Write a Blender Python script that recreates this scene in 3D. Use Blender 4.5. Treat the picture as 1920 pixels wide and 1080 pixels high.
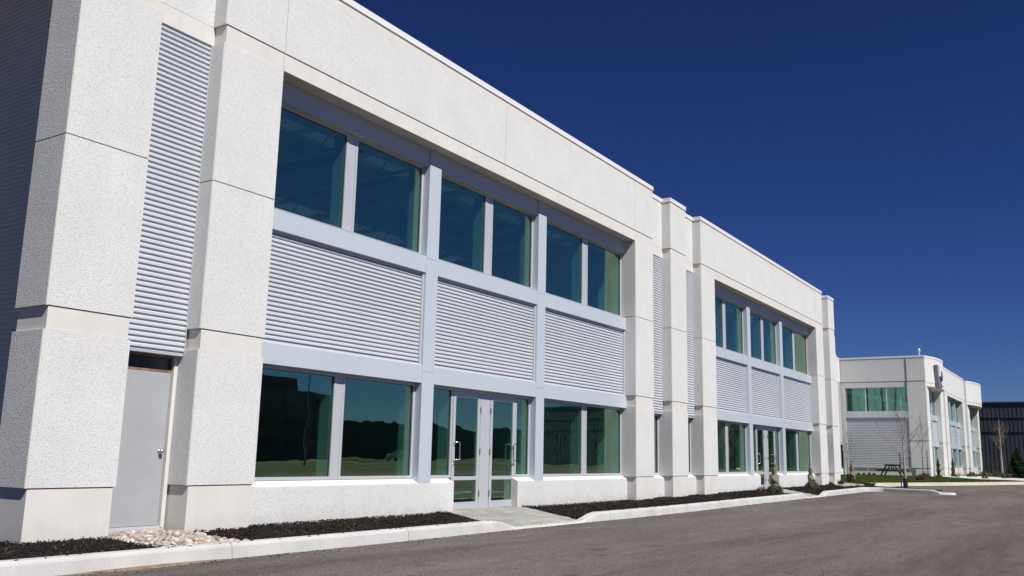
import bpy, bmesh, math, random
import numpy as np
from mathutils import Vector, Matrix, noise

for o in list(bpy.data.objects): bpy.data.objects.remove(o)
scene = bpy.context.scene
COL = scene.collection
random.seed(7); rng = np.random.default_rng(7)

# ------------------------------------------------------------------ camera
cd = bpy.data.cameras.new('camera'); cam = bpy.data.objects.new('camera', cd); COL.objects.link(cam)
cd.sensor_fit = 'HORIZONTAL'; cd.sensor_width = 36.0; cd.lens = 1687.5 / 1920 * 36
cd.clip_start = 0.1; cd.clip_end = 3000
yaw, pit, rol = (math.radians(a) for a in (56.881, 10.498, 1.24))
fw = Vector((math.sin(yaw) * math.cos(pit), math.cos(yaw) * math.cos(pit), math.sin(pit)))
rt = fw.cross(Vector((0, 0, 1))).normalized(); up = rt.cross(fw)
r2 = math.cos(rol) * rt + math.sin(rol) * up; u2 = -math.sin(rol) * rt + math.cos(rol) * up
cam.matrix_world = Matrix(((r2.x, u2.x, -fw.x, 0), (r2.y, u2.y, -fw.y, -10.0), (r2.z, u2.z, -fw.z, 0.844), (0, 0, 0, 1)))
scene.camera = cam

# ------------------------------------------------------------------ light
SUN = Vector((-0.25, -0.83, 1.0)).normalized()            # direction towards the sun
w = bpy.data.worlds.new('World'); scene.world = w; w.use_nodes = True
nt = w.node_tree; nt.nodes.clear()
sky = nt.nodes.new('ShaderNodeTexSky'); sky.sky_type = 'NISHITA'; sky.sun_disc = False
sky.sun_elevation = math.asin(SUN.z); sky.sun_rotation = math.atan2(SUN.x, SUN.y)
sky.altitude = 2600; sky.air_density = 1.0; sky.dust_density = 0.5; sky.ozone_density = 4.0
bg = nt.nodes.new('ShaderNodeBackground'); bg.inputs['Strength'].default_value = 0.085
wo = nt.nodes.new('ShaderNodeOutputWorld')
# deep, contrasty blue of a clear dry day: one tone curve per channel over the whole sky
sep = nt.nodes.new('ShaderNodeSeparateColor'); cmb = nt.nodes.new('ShaderNodeCombineColor'); nt.links.new(sky.outputs[0], sep.inputs[0])
for i, (gm, cf) in enumerate(((1.36, 0.150), (1.33, 0.174), (1.18, 0.348))):
    p_ = nt.nodes.new('ShaderNodeMath'); p_.operation = 'POWER'; p_.inputs[1].default_value = gm; nt.links.new(sep.outputs[i], p_.inputs[0])
    q_ = nt.nodes.new('ShaderNodeMath'); q_.operation = 'MULTIPLY'; q_.inputs[1].default_value = cf; nt.links.new(p_.outputs[0], q_.inputs[0])
    nt.links.new(q_.outputs[0], cmb.inputs[i])
nt.links.new(cmb.outputs[0], bg.inputs[0]); nt.links.new(bg.outputs[0], wo.inputs[0])
sl = bpy.data.lights.new('sun', 'SUN'); sl.energy = 5.0; sl.angle = math.radians(0.53); sl.color = (1.0, 0.97, 0.93)
so = bpy.data.objects.new('sun', sl); COL.objects.link(so); so.rotation_euler = SUN.to_track_quat('Z', 'Y').to_euler()
so.location = (0, -30, 40)
scene.view_settings.view_transform = 'Standard'; scene.view_settings.look = 'None'
scene.view_settings.exposure = 0.35; scene.view_settings.gamma = 1.0; scene.view_settings.use_curve_mapping = False
scene.render.engine = 'CYCLES'
scene.cycles.transparent_max_bounces = 24; scene.cycles.max_bounces = 10
scene.cycles.caustics_reflective = False; scene.cycles.caustics_refractive = False

# ------------------------------------------------------------------ helpers
def srgb(*c): return tuple(c) + (1.0,)

def new_mat(name):
    m = bpy.data.materials.new(name); m.use_nodes = True
    return m, m.node_tree, m.node_tree.nodes['Principled BSDF']

def mat(name, col, rough=0.7, metal=0.0, var=0.0, vscale=3.0, speck=None, speck_scale=80, bump=0.0, bump_scale=60.0,
        bump_dist=0.01, spec=0.5, stretch=None, streak=0.0, grain=0.0, grain_scale=110, splash=0.0):
    """principled material: base colour with broad tone variation, small specks and a fine relief"""
    m, t, b = new_mat(name); N = t.nodes; L = t.links
    b.inputs['Roughness'].default_value = rough; b.inputs['Metallic'].default_value = metal
    b.inputs['Specular IOR Level'].default_value = spec
    tc = N.new('ShaderNodeTexCoord'); src = tc.outputs['Object']
    if stretch:
        mp = N.new('ShaderNodeMapping'); mp.inputs['Scale'].default_value = stretch; L.new(src, mp.inputs[0]); src = mp.outputs[0]
    rgb = N.new('ShaderNodeRGB'); rgb.outputs[0].default_value = srgb(*col); c = rgb.outputs[0]
    def mul(c, fac_socket, lo, hi):
        mr = N.new('ShaderNodeMapRange'); mr.inputs['To Min'].default_value = lo; mr.inputs['To Max'].default_value = hi
        mr.inputs['From Min'].default_value = 0.3; mr.inputs['From Max'].default_value = 0.7
        L.new(fac_socket, mr.inputs[0])
        vm = N.new('ShaderNodeVectorMath'); vm.operation = 'SCALE'; L.new(c, vm.inputs[0]); L.new(mr.outputs[0], vm.inputs['Scale'])
        return vm.outputs[0]
    if var:
        n = N.new('ShaderNodeTexNoise'); n.inputs['Scale'].default_value = vscale; n.inputs['Detail'].default_value = 5
        L.new(src, n.inputs['Vector']); c = mul(c, n.outputs['Fac'], 1 - var, 1 + var)
    if grain:
        n = N.new('ShaderNodeTexNoise'); n.inputs['Scale'].default_value = grain_scale; n.inputs['Detail'].default_value = 3
        L.new(src, n.inputs['Vector']); c = mul(c, n.outputs['Fac'], 1 - grain, 1 + grain)
    if streak:
        mp2 = N.new('ShaderNodeMapping'); mp2.inputs['Scale'].default_value = (5, 5, 0.35); L.new(tc.outputs['Object'], mp2.inputs[0])
        n = N.new('ShaderNodeTexNoise'); n.inputs['Scale'].default_value = 1.6; n.inputs['Detail'].default_value = 6
        L.new(mp2.outputs[0], n.inputs['Vector']); c = mul(c, n.outputs['Fac'], 1 - streak, 1 + streak * 0.5)
    if speck:
        v = N.new('ShaderNodeTexVoronoi'); v.inputs['Scale'].default_value = speck_scale; L.new(src, v.inputs['Vector'])
        bw = N.new('ShaderNodeSeparateColor'); L.new(v.outputs['Color'], bw.inputs[0])
        mr = N.new('ShaderNodeMapRange'); mr.inputs['From Min'].default_value = speck[2]; mr.inputs['From Max'].default_value = min(1.0, speck[2] + 0.12)
        mr.inputs['To Min'].default_value = 0; mr.inputs['To Max'].default_value = speck[1]; L.new(bw.outputs[0], mr.inputs[0])
        mx = N.new('ShaderNodeMix'); mx.data_type = 'RGBA'; L.new(mr.outputs[0], mx.inputs[0]); L.new(c, mx.inputs[6])
        mx.inputs[7].default_value = srgb(*speck[0]); c = mx.outputs[2]
    if splash:       # soil splashed by rain on the lowest hand's breadth of the wall, with a ragged edge
        sx = N.new('ShaderNodeSeparateXYZ'); L.new(tc.outputs['Object'], sx.inputs[0])
        n = N.new('ShaderNodeTexNoise'); n.inputs['Scale'].default_value = 6; n.inputs['Detail'].default_value = 7; L.new(tc.outputs['Object'], n.inputs['Vector'])
        ad = N.new('ShaderNodeMath'); ad.operation = 'MULTIPLY_ADD'; ad.inputs[1].default_value = -0.55; L.new(n.outputs['Fac'], ad.inputs[0]); L.new(sx.outputs['Z'], ad.inputs[2])
        mr = N.new('ShaderNodeMapRange'); mr.inputs['From Min'].default_value = -0.52; mr.inputs['From Max'].default_value = -0.28; mr.inputs['To Min'].default_value = splash; mr.inputs['To Max'].default_value = 0; L.new(ad.outputs[0], mr.inputs[0])
        mx = N.new('ShaderNodeMix'); mx.data_type = 'RGBA'; L.new(mr.outputs[0], mx.inputs[0]); L.new(c, mx.inputs[6]); mx.inputs[7].default_value = (0.16, 0.13, 0.10, 1); c = mx.outputs[2]
    L.new(c, b.inputs['Base Color'])
    if bump:
        n = N.new('ShaderNodeTexNoise'); n.inputs['Scale'].default_value = bump_scale; n.inputs['Detail'].default_value = 4
        L.new(src, n.inputs['Vector'])
        bp = N.new('ShaderNodeBump'); bp.inputs['Strength'].default_value = bump; bp.inputs['Distance'].default_value = bump_dist
        L.new(n.outputs['Fac'], bp.inputs['Height']); L.new(bp.outputs[0], b.inputs['Normal'])
    return m

def glass_mat(name, tint, refl_tint, f0):
    m = bpy.data.materials.new(name); m.use_nodes = True; t = m.node_tree; N = t.nodes; L = t.links; N.clear()
    out = N.new('ShaderNodeOutputMaterial'); tr = N.new('ShaderNodeBsdfTransparent'); tr.inputs[0].default_value = srgb(*tint)
    gl = N.new('ShaderNodeBsdfGlossy'); gl.inputs['Roughness'].default_value = 0.004; gl.inputs[0].default_value = srgb(*refl_tint)
    lw = N.new('ShaderNodeLayerWeight'); lw.inputs[0].default_value = 0.5
    pw = N.new('ShaderNodeMath'); pw.operation = 'POWER'; pw.inputs[1].default_value = 4.2; L.new(lw.outputs['Facing'], pw.inputs[0])
    mr = N.new('ShaderNodeMapRange'); mr.inputs['To Min'].default_value = f0; mr.inputs['To Max'].default_value = 1.0; L.new(pw.outputs[0], mr.inputs[0])
    # faint waviness of the sheet
    tc = N.new('ShaderNodeTexCoord'); n = N.new('ShaderNodeTexNoise'); n.inputs['Scale'].default_value = 0.9; L.new(tc.outputs['Object'], n.inputs['Vector'])
    bp = N.new('ShaderNodeBump'); bp.inputs['Strength'].default_value = 0.25; bp.inputs['Distance'].default_value = 0.012
    L.new(n.outputs['Fac'], bp.inputs['Height']); L.new(bp.outputs[0], gl.inputs['Normal'])
    mx = N.new('ShaderNodeMixShader'); L.new(mr.outputs[0], mx.inputs[0]); L.new(tr.outputs[0], mx.inputs[1]); L.new(gl.outputs[0], mx.inputs[2])
    L.new(mx.outputs[0], out.inputs[0]); return m

M = {}
M['aggregate'] = mat('exposed_aggregate', (0.60, 0.602, 0.594), 0.9, streak=0.015, splash=.2, var=0.04, vscale=1.3, speck=((0.30, 0.295, 0.28), 0.5, 0.80), speck_scale=105, grain=0.15, grain_scale=85, bump=0.7, bump_scale=85, bump_dist=0.010, spec=0.2)
M['smooth'] = mat('smooth_precast', (0.585, 0.563, 0.532), 0.75, splash=.13, var=0.04, vscale=2.2, bump=0.12, bump_scale=25, bump_dist=0.004, spec=0.25, streak=0.03)
M['arris'] = mat('precast_arris', (0.60, 0.575, 0.54), 0.8, var=0.03, spec=0.2)
M['joint'] = mat('joint_sealant', (0.30, 0.285, 0.26), 0.9)
M['louver'] = mat('corrugated_metal', (0.52, 0.54, 0.57), 0.5, metal=0.05, var=0.03, vscale=0.7, spec=0.5)
M['beam'] = mat('painted_fascia_metal', (0.52, 0.57, 0.62), 0.38, metal=0.2, var=0.02, vscale=1.1)
M['frame'] = mat('anodised_frame', (0.56, 0.58, 0.605), 0.36, metal=0.35, var=0.02)
M['coping'] = mat('coping_metal', (0.70, 0.71, 0.71), 0.4, metal=0.05, var=0.02)
M['flash'] = mat('dark_flashing', (0.16, 0.165, 0.18), 0.5, metal=0.3)
M['steel_door'] = mat('primed_steel_door', (0.33, 0.34, 0.355), 0.5, var=0.05, vscale=2.4, bump=0.04, bump_scale=4)
M['rust'] = mat('primer_rust', (0.22, 0.12, 0.08), 0.8, var=0.4, vscale=9)
M['transom'] = mat('dark_transom', (0.035, 0.042, 0.065), 0.25)
M['chrome'] = mat('satin_chrome', (0.72, 0.72, 0.72), 0.18, metal=1.0)
M['gasket'] = mat('black_gasket', (0.015, 0.017, 0.018), 0.6)
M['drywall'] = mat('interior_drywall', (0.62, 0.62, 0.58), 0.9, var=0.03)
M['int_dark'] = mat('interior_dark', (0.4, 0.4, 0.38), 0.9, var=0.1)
M['int_floor'] = mat('interior_slab', (0.55, 0.55, 0.53), 0.5, var=0.1, vscale=0.6)
M['deck'] = mat('steel_deck', (0.5, 0.52, 0.53), 0.6, metal=0.2)
M['kerb'] = mat('kerb_concrete', (0.45, 0.445, 0.435), 0.85, var=0.10, vscale=2.6, speck=((0.30, 0.29, 0.27), 0.5, 0.9), speck_scale=140, grain=0.06, bump=0.35, bump_scale=60, bump_dist=0.005, spec=0.2)
M['kerb_dust'] = mat('dusty_kerb', (0.50, 0.45, 0.35), 0.9, var=0.1, vscale=1.0, spec=0.2)
M['sidewalk'] = mat('sidewalk_concrete', (0.50, 0.49, 0.46), 0.85, var=0.07, vscale=1.2, spec=0.2)
M['grass'] = mat('lawn', (0.036, 0.060, 0.010), 0.9, var=0.35, vscale=2.5, bump=0.8, bump_scale=60, bump_dist=0.03, spec=0.1)
M['field'] = mat('rough_grass', (0.085, 0.080, 0.045), 0.95, var=0.3, vscale=0.05, spec=0.1)
M['blade'] = mat('grass_blade', (0.048, 0.078, 0.012), 0.8, var=0.3, vscale=1.5, spec=0.2)
M['mulch'] = mat('black_mulch', (0.016, 0.013, 0.011), 0.95, var=0.45, vscale=28, bump=1.0, bump_scale=70, bump_dist=0.03, spec=0.15)
M['chip'] = mat('mulch_chip', (0.022, 0.016, 0.013), 0.9, var=0.6, vscale=14, spec=0.2)
M['chip_pale'] = mat('mulch_chip_pale', (0.17, 0.12, 0.08), 0.9, var=0.4, vscale=14, spec=0.2)
M['paver'] = mat('concrete_paver', (0.27, 0.27, 0.25), 0.9, var=0.16, vscale=2.0, speck=((0.2, 0.2, 0.18), 0.4, 0.85), speck_scale=70, bump=0.3, bump_scale=50, bump_dist=0.006, spec=0.2)
M['paver2'] = mat('concrete_paver_warm', (0.33, 0.31, 0.275), 0.9, var=0.16, vscale=2.0, bump=0.3, bump_scale=50, bump_dist=0.006, spec=0.2)
M['sand'] = mat('joint_sand', (0.10, 0.09, 0.07), 1.0, var=0.2, vscale=12)
M['dirt'] = mat('washed_dirt', (0.21, 0.155, 0.10), 1.0, var=0.35, vscale=9, bump=0.8, bump_scale=35, bump_dist=0.02)
PEB = [mat('river_stone_%s' % n, c, 0.75, var=0.18, vscale=9, spec=0.3) for n, c in
       (('pink', (0.33, 0.275, 0.245)), ('white', (0.46, 0.43, 0.39)), ('grey', (0.28, 0.27, 0.25)), ('tan', (0.34, 0.29, 0.22)), ('rust', (0.23, 0.17, 0.14)), ('pale', (0.38, 0.32, 0.28)))]
M['bark'] = mat('sapling_bark', (0.30, 0.25, 0.21), 0.9, var=0.25, vscale=6)
M['twig'] = mat('twig_bark', (0.20, 0.155, 0.135), 0.9, var=0.2)
M['guard'] = mat('black_trunk_guard', (0.012, 0.012, 0.014), 0.5)
M['stake'] = mat('green_steel_stake', (0.018, 0.05, 0.035), 0.6)
M['lath'] = mat('pine_lath', (0.55, 0.33, 0.20), 0.8, var=0.1)
M['burlap'] = mat('burlap_wrap', (0.17, 0.16, 0.125), 0.95, var=0.3, vscale=9, bump=0.8, bump_scale=45, bump_dist=0.02, spec=0.1)
M['needle'] = mat('juniper_needle', (0.075, 0.085, 0.030), 0.85, var=0.45, vscale=6, spec=0.15)
M['conifer'] = mat('spruce_needle', (0.020, 0.038, 0.016), 0.85, var=0.45, vscale=3, spec=0.15)
M['redtwig'] = mat('red_shrub_twig', (0.075, 0.035, 0.028), 0.85, var=0.4, vscale=8)
M['timber'] = mat('weathered_timber', (0.085, 0.068, 0.055), 0.85, var=0.3, vscale=5)
M['dark_siding'] = mat('dark_siding', (0.058, 0.061, 0.075), 0.5, metal=0.1, var=0.12, vscale=0.5)
M['sign_mauve'] = mat('sign_mauve', (0.22, 0.20, 0.23), 0.4)
M['sign_dark'] = mat('sign_dark', (0.07, 0.085, 0.10), 0.35)
M['sign_white'] = mat('sign_white', (0.72, 0.72, 0.72), 0.4)
M['brick'] = mat('brown_cladding', (0.13, 0.11, 0.10), 0.9, var=0.15, vscale=0.4)
M['winddark'] = mat('dark_window_glass', (0.02, 0.025, 0.03), 0.1)
M['tyre'] = mat('tyre_rubber', (0.015, 0.015, 0.015), 0.8)
M['lamp'] = mat('lamp_pole', (0.10, 0.10, 0.11), 0.5, metal=0.4)
M['wood_far'] = mat('bare_woodland', (0.045, 0.045, 0.042), 0.95, var=0.4, vscale=0.3)
tm = bpy.data.materials.new('added_skylight_sheet'); tm.use_nodes = True; tm.node_tree.nodes.clear()  # dim diffusing sheet for the rooflights added to light the interior
_o = tm.node_tree.nodes.new('ShaderNodeOutputMaterial'); _t = tm.node_tree.nodes.new('ShaderNodeBsdfTranslucent'); _t.inputs[0].default_value = (.05, .058, .06, 1); tm.node_tree.links.new(_t.outputs[0], _o.inputs[0]); M['added_skylight'] = tm
M['glass'] = glass_mat('tinted_glazing', (0.66, 0.90, 0.85), (0.80, 1.0, 0.76), 0.25)
M['glass_far'] = glass_mat('green_glazing', (0.55, 0.86, 0.80), (0.65, 1.0, 0.92), 0.12)

# asphalt: tone drift, aggregate specks, wheel-worn paler lanes
def asphalt():
    m, t, b = new_mat('asphalt'); N = t.nodes; L = t.links
    b.inputs['Roughness'].default_value = 0.9; b.inputs['Specular IOR Level'].default_value = 0.25
    tc = N.new('ShaderNodeTexCoord'); P = tc.outputs['Object']
    n1 = N.new('ShaderNodeTexNoise'); n1.inputs['Scale'].default_value = 1.3; n1.inputs['Detail'].default_value = 12; n1.inputs['Roughness'].default_value = 0.78
    mp = N.new('ShaderNodeMapping'); mp.inputs['Scale'].default_value = (0.30, 1.7, 1); mp.inputs['Rotation'].default_value = (0, 0, 0.12); L.new(P, mp.inputs[0]); L.new(mp.outputs[0], n1.inputs['Vector'])
    r1 = N.new('ShaderNodeValToRGB'); L.new(n1.outputs['Fac'], r1.inputs[0])
    r1.color_ramp.elements[0].position = 0.30; r1.color_ramp.elements[0].color = (0.072, 0.060, 0.054, 1)
    r1.color_ramp.elements[1].position = 0.68; r1.color_ramp.elements[1].color = (0.138, 0.120, 0.108, 1)
    n2 = N.new('ShaderNodeTexNoise'); n2.inputs['Scale'].default_value = 38; n2.inputs['Detail'].default_value = 5; L.new(P, n2.inputs['Vector'])
    mr = N.new('ShaderNodeMapRange'); mr.inputs['From Min'].default_value = 0.3; mr.inputs['From Max'].default_value = 0.7; mr.inputs['To Min'].default_value = 0.58; mr.inputs['To Max'].default_value = 1.38
    L.new(n2.outputs['Fac'], mr.inputs[0])
    s = N.new('ShaderNodeVectorMath'); s.operation = 'SCALE'; L.new(r1.outputs[0], s.inputs[0]); L.new(mr.outputs[0], s.inputs['Scale'])
    n4 = N.new('ShaderNodeTexNoise'); n4.inputs['Scale'].default_value = 0.34; n4.inputs['Detail'].default_value = 4; L.new(mp.outputs[0], n4.inputs['Vector'])
    m4 = N.new('ShaderNodeMapRange'); m4.inputs['From Min'].default_value = .35; m4.inputs['From Max'].default_value = .65; m4.inputs['To Min'].default_value = .80; m4.inputs['To Max'].default_value = 1.2; L.new(n4.outputs['Fac'], m4.inputs[0])
    s4 = N.new('ShaderNodeVectorMath'); s4.operation = 'SCALE'; L.new(s.outputs[0], s4.inputs[0]); L.new(m4.outputs[0], s4.inputs['Scale']); s = s4
    v = N.new('ShaderNodeTexVoronoi'); v.inputs['Scale'].default_value = 42; L.new(P, v.inputs['Vector'])
    sc = N.new('ShaderNodeSeparateColor'); L.new(v.outputs['Color'], sc.inputs[0])
    gt = N.new('ShaderNodeMath'); gt.operation = 'GREATER_THAN'; gt.inputs[1].default_value = 0.93; L.new(sc.outputs[1], gt.inputs[0])
    lt = N.new('ShaderNodeMath'); lt.operation = 'LESS_THAN'; lt.inputs[1].default_value = 0.28; L.new(v.outputs['Distance'], lt.inputs[0])
    mm = N.new('ShaderNodeMath'); mm.operation = 'MULTIPLY'; L.new(gt.outputs[0], mm.inputs[0]); L.new(lt.outputs[0], mm.inputs[1])
    mx = N.new('ShaderNodeMix'); mx.data_type = 'RGBA'; L.new(mm.outputs[0], mx.inputs[0]); L.new(s.outputs[0], mx.inputs[6]); mx.inputs[7].default_value = (0.20, 0.195, 0.185, 1)
    # hairline cracks and a few old oil drips
    n3 = N.new('ShaderNodeTexNoise'); n3.inputs['Scale'].default_value = 1.4; n3.inputs['Detail'].default_value = 6; L.new(P, n3.inputs['Vector'])
    wv = N.new('ShaderNodeVectorMath'); wv.operation = 'MULTIPLY_ADD'; wv.inputs[1].default_value = (.9, .9, .9); L.new(n3.outputs['Color'], wv.inputs[0]); L.new(P, wv.inputs[2])
    vc = N.new('ShaderNodeTexVoronoi'); vc.feature = 'DISTANCE_TO_EDGE'; vc.inputs['Scale'].default_value = 0.16; L.new(wv.outputs[0], vc.inputs['Vector'])
    ck = N.new('ShaderNodeMath'); ck.operation = 'LESS_THAN'; ck.inputs[1].default_value = 0.0016; L.new(vc.outputs['Distance'], ck.inputs[0])
    vo = N.new('ShaderNodeTexVoronoi'); vo.inputs['Scale'].default_value = 0.8; L.new(wv.outputs[0], vo.inputs['Vector'])
    om = N.new('ShaderNodeMapRange'); om.inputs['From Min'].default_value = .10; om.inputs['From Max'].default_value = .19; om.inputs['To Min'].default_value = .35; om.inputs['To Max'].default_value = 0; L.new(vo.outputs['Distance'], om.inputs[0])
    mxx = N.new('ShaderNodeMath'); mxx.operation = 'MAXIMUM'; ckm = N.new('ShaderNodeMath'); ckm.operation = 'MULTIPLY'; ckm.inputs[1].default_value = .6; L.new(ck.outputs[0], ckm.inputs[0]); L.new(ckm.outputs[0], mxx.inputs[0]); L.new(om.outputs[0], mxx.inputs[1])
    m3 = N.new('ShaderNodeMix'); m3.data_type = 'RGBA'; L.new(mxx.outputs[0], m3.inputs[0]); L.new(mx.outputs[2], m3.inputs[6]); m3.inputs[7].default_value = (0.03, 0.027, 0.025, 1)
    L.new(m3.outputs[2], b.inputs['Base Color'])
    bp = N.new('ShaderNodeBump'); bp.inputs['Strength'].default_value = 0.7; bp.inputs['Distance'].default_value = 0.01
    L.new(n2.outputs['Fac'], bp.inputs['Height']); L.new(bp.outputs[0], b.inputs['Normal'])
    return m
M['asphalt'] = asphalt()

def tag(o, label=None, cat=None, group=None, kind=None):
    if label: o['label'] = label
    if cat: o['category'] = cat
    if group: o['group'] = group
    if kind: o['kind'] = kind
    return o

def empty(name, loc, label=None, cat=None, group=None, rz=0.0, parent=None):
    o = bpy.data.objects.new(name, None); COL.objects.link(o); o.location = loc; o.rotation_euler = (0, 0, rz)
    o.empty_display_size = 0.2
    if parent: o.parent = parent
    return tag(o, label, cat, group)

class MB:
    """collects shapes into one mesh"""
    def __init__(s): s.v = []; s.f = []; s.m = []; s.mi = 0
    def poly(s, pts, faces):
        n = len(s.v); s.v += [tuple(p) for p in pts]
        for f in faces: s.f.append(tuple(n + i for i in f)); s.m.append(s.mi)
        return s
    def box(s, x0, x1, y0, y1, z0, z1):
        if x0 > x1: x0, x1 = x1, x0
        if y0 > y1: y0, y1 = y1, y0
        if z0 > z1: z0, z1 = z1, z0
        p = [(x, y, z) for z in (z0, z1) for (x, y) in ((x0, y0), (x1, y0), (x1, y1), (x0, y1))]
        return s.poly(p, [(3, 2, 1, 0), (4, 5, 6, 7), (0, 1, 5, 4), (1, 2, 6, 5), (2, 3, 7, 6), (3, 0, 4, 7)])
    def prism(s, poly, z0, z1):
        """vertical prism over a counter-clockwise polygon; z1 may be a list"""
        n = len(poly); zt = z1 if isinstance(z1, (list, tuple)) else [z1] * n
        pts = [(x, y, z0) for x, y in poly] + [(p[0], p[1], zt[i]) for i, p in enumerate(poly)]
        fs = [tuple(range(n))[::-1], tuple(range(n, 2 * n))] + [(i, (i + 1) % n, n + (i + 1) % n, n + i) for i in range(n)]
        return s.poly(pts, fs)
    def tube(s, path, radii, k=8, caps=True):
        path = [Vector(p) for p in path]; rings = []
        prev = None
        for i, p in enumerate(path):
            d = (path[min(i + 1, len(path) - 1)] - path[max(i - 1, 0)]).normalized()
            a = d.orthogonal().normalized() if prev is None else (prev - d * prev.dot(d)).normalized()
            prev = a; b = d.cross(a); r = radii[i] if isinstance(radii, (list, tuple)) else radii
            rings.append([p + r * (math.cos(2 * math.pi * j / k) * a + math.sin(2 * math.pi * j / k) * b) for j in range(k)])
        pts = [q for rg in rings for q in rg]; fs = []
        for i in range(len(path) - 1):
            for j in range(k):
                fs.append((i * k + j, i * k + (j + 1) % k, (i + 1) * k + (j + 1) % k, (i + 1) * k + j))
        if caps: fs += [tuple(range(k))[::-1], tuple(range((len(path) - 1) * k, len(path) * k))]
        return s.poly(pts, fs)
    def build(s, name, material, parent=None, smooth=False, bevel=0.0, kind=None):
        me = bpy.data.meshes.new(name); me.from_pydata(s.v, [], s.f)
        mats = material if isinstance(material, list) else [material]
        for m in mats: me.materials.append(m)
        if len(mats) > 1: me.polygons.foreach_set('material_index', s.m)
        if smooth: me.polygons.foreach_set('use_smooth', [True] * len(me.polygons))
        me.update()
        o = bpy.data.objects.new(name, me); COL.objects.link(o)
        if parent is not None:
            o.parent = parent
            off = Vector((0, 0, 0)); q = parent
            while q is not None: off += q.location; q = q.parent
            if not getattr(s, 'local', False): o.location = -off
        if bevel:
            b = o.modifiers.new('bevel', 'BEVEL'); b.width = bevel; b.segments = 1; b.limit_method = 'ANGLE'
        if kind: o['kind'] = kind
        return o

def box(name, m, parent, *a, bevel=0.0): return MB().box(*a).build(name, m, parent, bevel=bevel)

def zr(x): return float(np.interp(x, [20, 40, 60], [0, 0.08, 0.18]))

def scatter_mesh(name, P, S, R, material, parent=None, kind='stuff', shape='box'):
    """many little boxes / stones joined in one mesh: P centres, S half sizes, R random rotations"""
    n = len(P)
    if shape == 'box':
        base = np.array([(x, y, z) for z in (-1, 1) for (x, y) in ((-1, -1), (1, -1), (1, 1), (-1, 1))], float)
        F = np.array([(3, 2, 1, 0), (4, 5, 6, 7), (0, 1, 5, 4), (1, 2, 6, 5), (2, 3, 7, 6), (3, 0, 4, 7)])
    elif shape == 'quad':
        base = np.array([(-1, -1, 0), (1, -1, 0), (1, 1, 0), (-1, 1, 0)], float); F = np.array([(0, 1, 2, 3)])
    elif shape == 'blade':
        base = np.array([(-1, 0, 0), (1, 0, 0), (0.1, 0.3, 2)], float); F = np.array([(0, 1, 2)])
    else:
        base = np.array([(1, 0, 0), (-1, 0, 0), (0, 1, 0), (0, -1, 0), (0, 0, 1), (0, 0, -1)], float)
        F = np.array([(0, 2, 4), (2, 1, 4), (1, 3, 4), (3, 0, 4), (2, 0, 5), (1, 2, 5), (3, 1, 5), (0, 3, 5)])
    k = len(base)
    ca, sa = np.cos(R[:, 0]), np.sin(R[:, 0]); cb, sb = np.cos(R[:, 1]), np.sin(R[:, 1]); cc, sc = np.cos(R[:, 2]), np.sin(R[:, 2])
    V = base[None] * S[:, None, :]
    x, y, z = V[..., 0], V[..., 1], V[..., 2]
    y, z = y * ca[:, None] - z * sa[:, None], y * sa[:, None] + z * ca[:, None]
    x, z = x * cb[:, None] + z * sb[:, None], -x * sb[:, None] + z * cb[:, None]
    x, y = x * cc[:, None] - y * sc[:, None], x * sc[:, None] + y * cc[:, None]
    V = np.stack([x, y, z], -1) + P[:, None, :]
    FF = (F[None] + (np.arange(n) * k)[:, None, None]).reshape(-1, F.shape[1])
    me = bpy.data.meshes.new(name); me.vertices.add(n * k); me.vertices.foreach_set('co', V.reshape(-1).astype(np.float32))
    me.loops.add(FF.size); me.loops.foreach_set('vertex_index', FF.reshape(-1).astype(np.int32))
    me.polygons.add(len(FF)); me.polygons.foreach_set('loop_start', (np.arange(len(FF)) * F.shape[1]).astype(np.int32))
    me.update(calc_edges=True); me.validate()
    mats = material if isinstance(material, list) else [material]
    for m_ in mats: me.materials.append(m_)
    if len(mats) > 1:
        per = len(F); idx = np.repeat(rng.integers(0, len(mats), n), per); me.polygons.foreach_set('material_index', idx.astype(np.int32))
    o = bpy.data.objects.new(name, me); COL.objects.link(o)
    if parent is not None:
        o.parent = parent; off = Vector(); q = parent
        while q is not None: off += q.location; q = q.parent
        o.location = -off
    if kind: o['kind'] = kind
    return o

def in_poly(px, py, poly):
    ins = np.zeros(len(px), bool); n = len(poly); j = n - 1
    for i in range(n):
        xi, yi = poly[i]; xj, yj = poly[j]
        c = ((yi > py) != (yj > py)) & (px < (xj - xi) * (py - yi) / (yj - yi + 1e-12) + xi)
        ins ^= c; j = i
    return ins

def sample_poly(poly, n, dens=None):
    xs = [p[0] for p in poly]; ys = [p[1] for p in poly]; out = np.zeros((0, 2))
    while len(out) < n:
        a = rng.uniform((min(xs), min(ys)), (max(xs), max(ys)), (n * 4, 2))
        k = in_poly(a[:, 0], a[:, 1], poly)
        if dens is not None: k &= rng.random(len(a)) < dens(a)
        out = np.concatenate([out, a[k]])
    return out[:n]

# ================================================================== ground
def sheet(name, poly_fn, xs, ys, m, parent=None):
    b = MB(); nx, ny = len(xs), len(ys)
    pts = [(x, y, poly_fn(x, y)) for y in ys for x in xs]
    fs = [(j * nx + i, j * nx + i + 1, (j + 1) * nx + i + 1, (j + 1) * nx + i) for j in range(ny - 1) for i in range(nx - 1)]
    b.poly(pts, fs); return b.build(name, m, parent, smooth=True)

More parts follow.
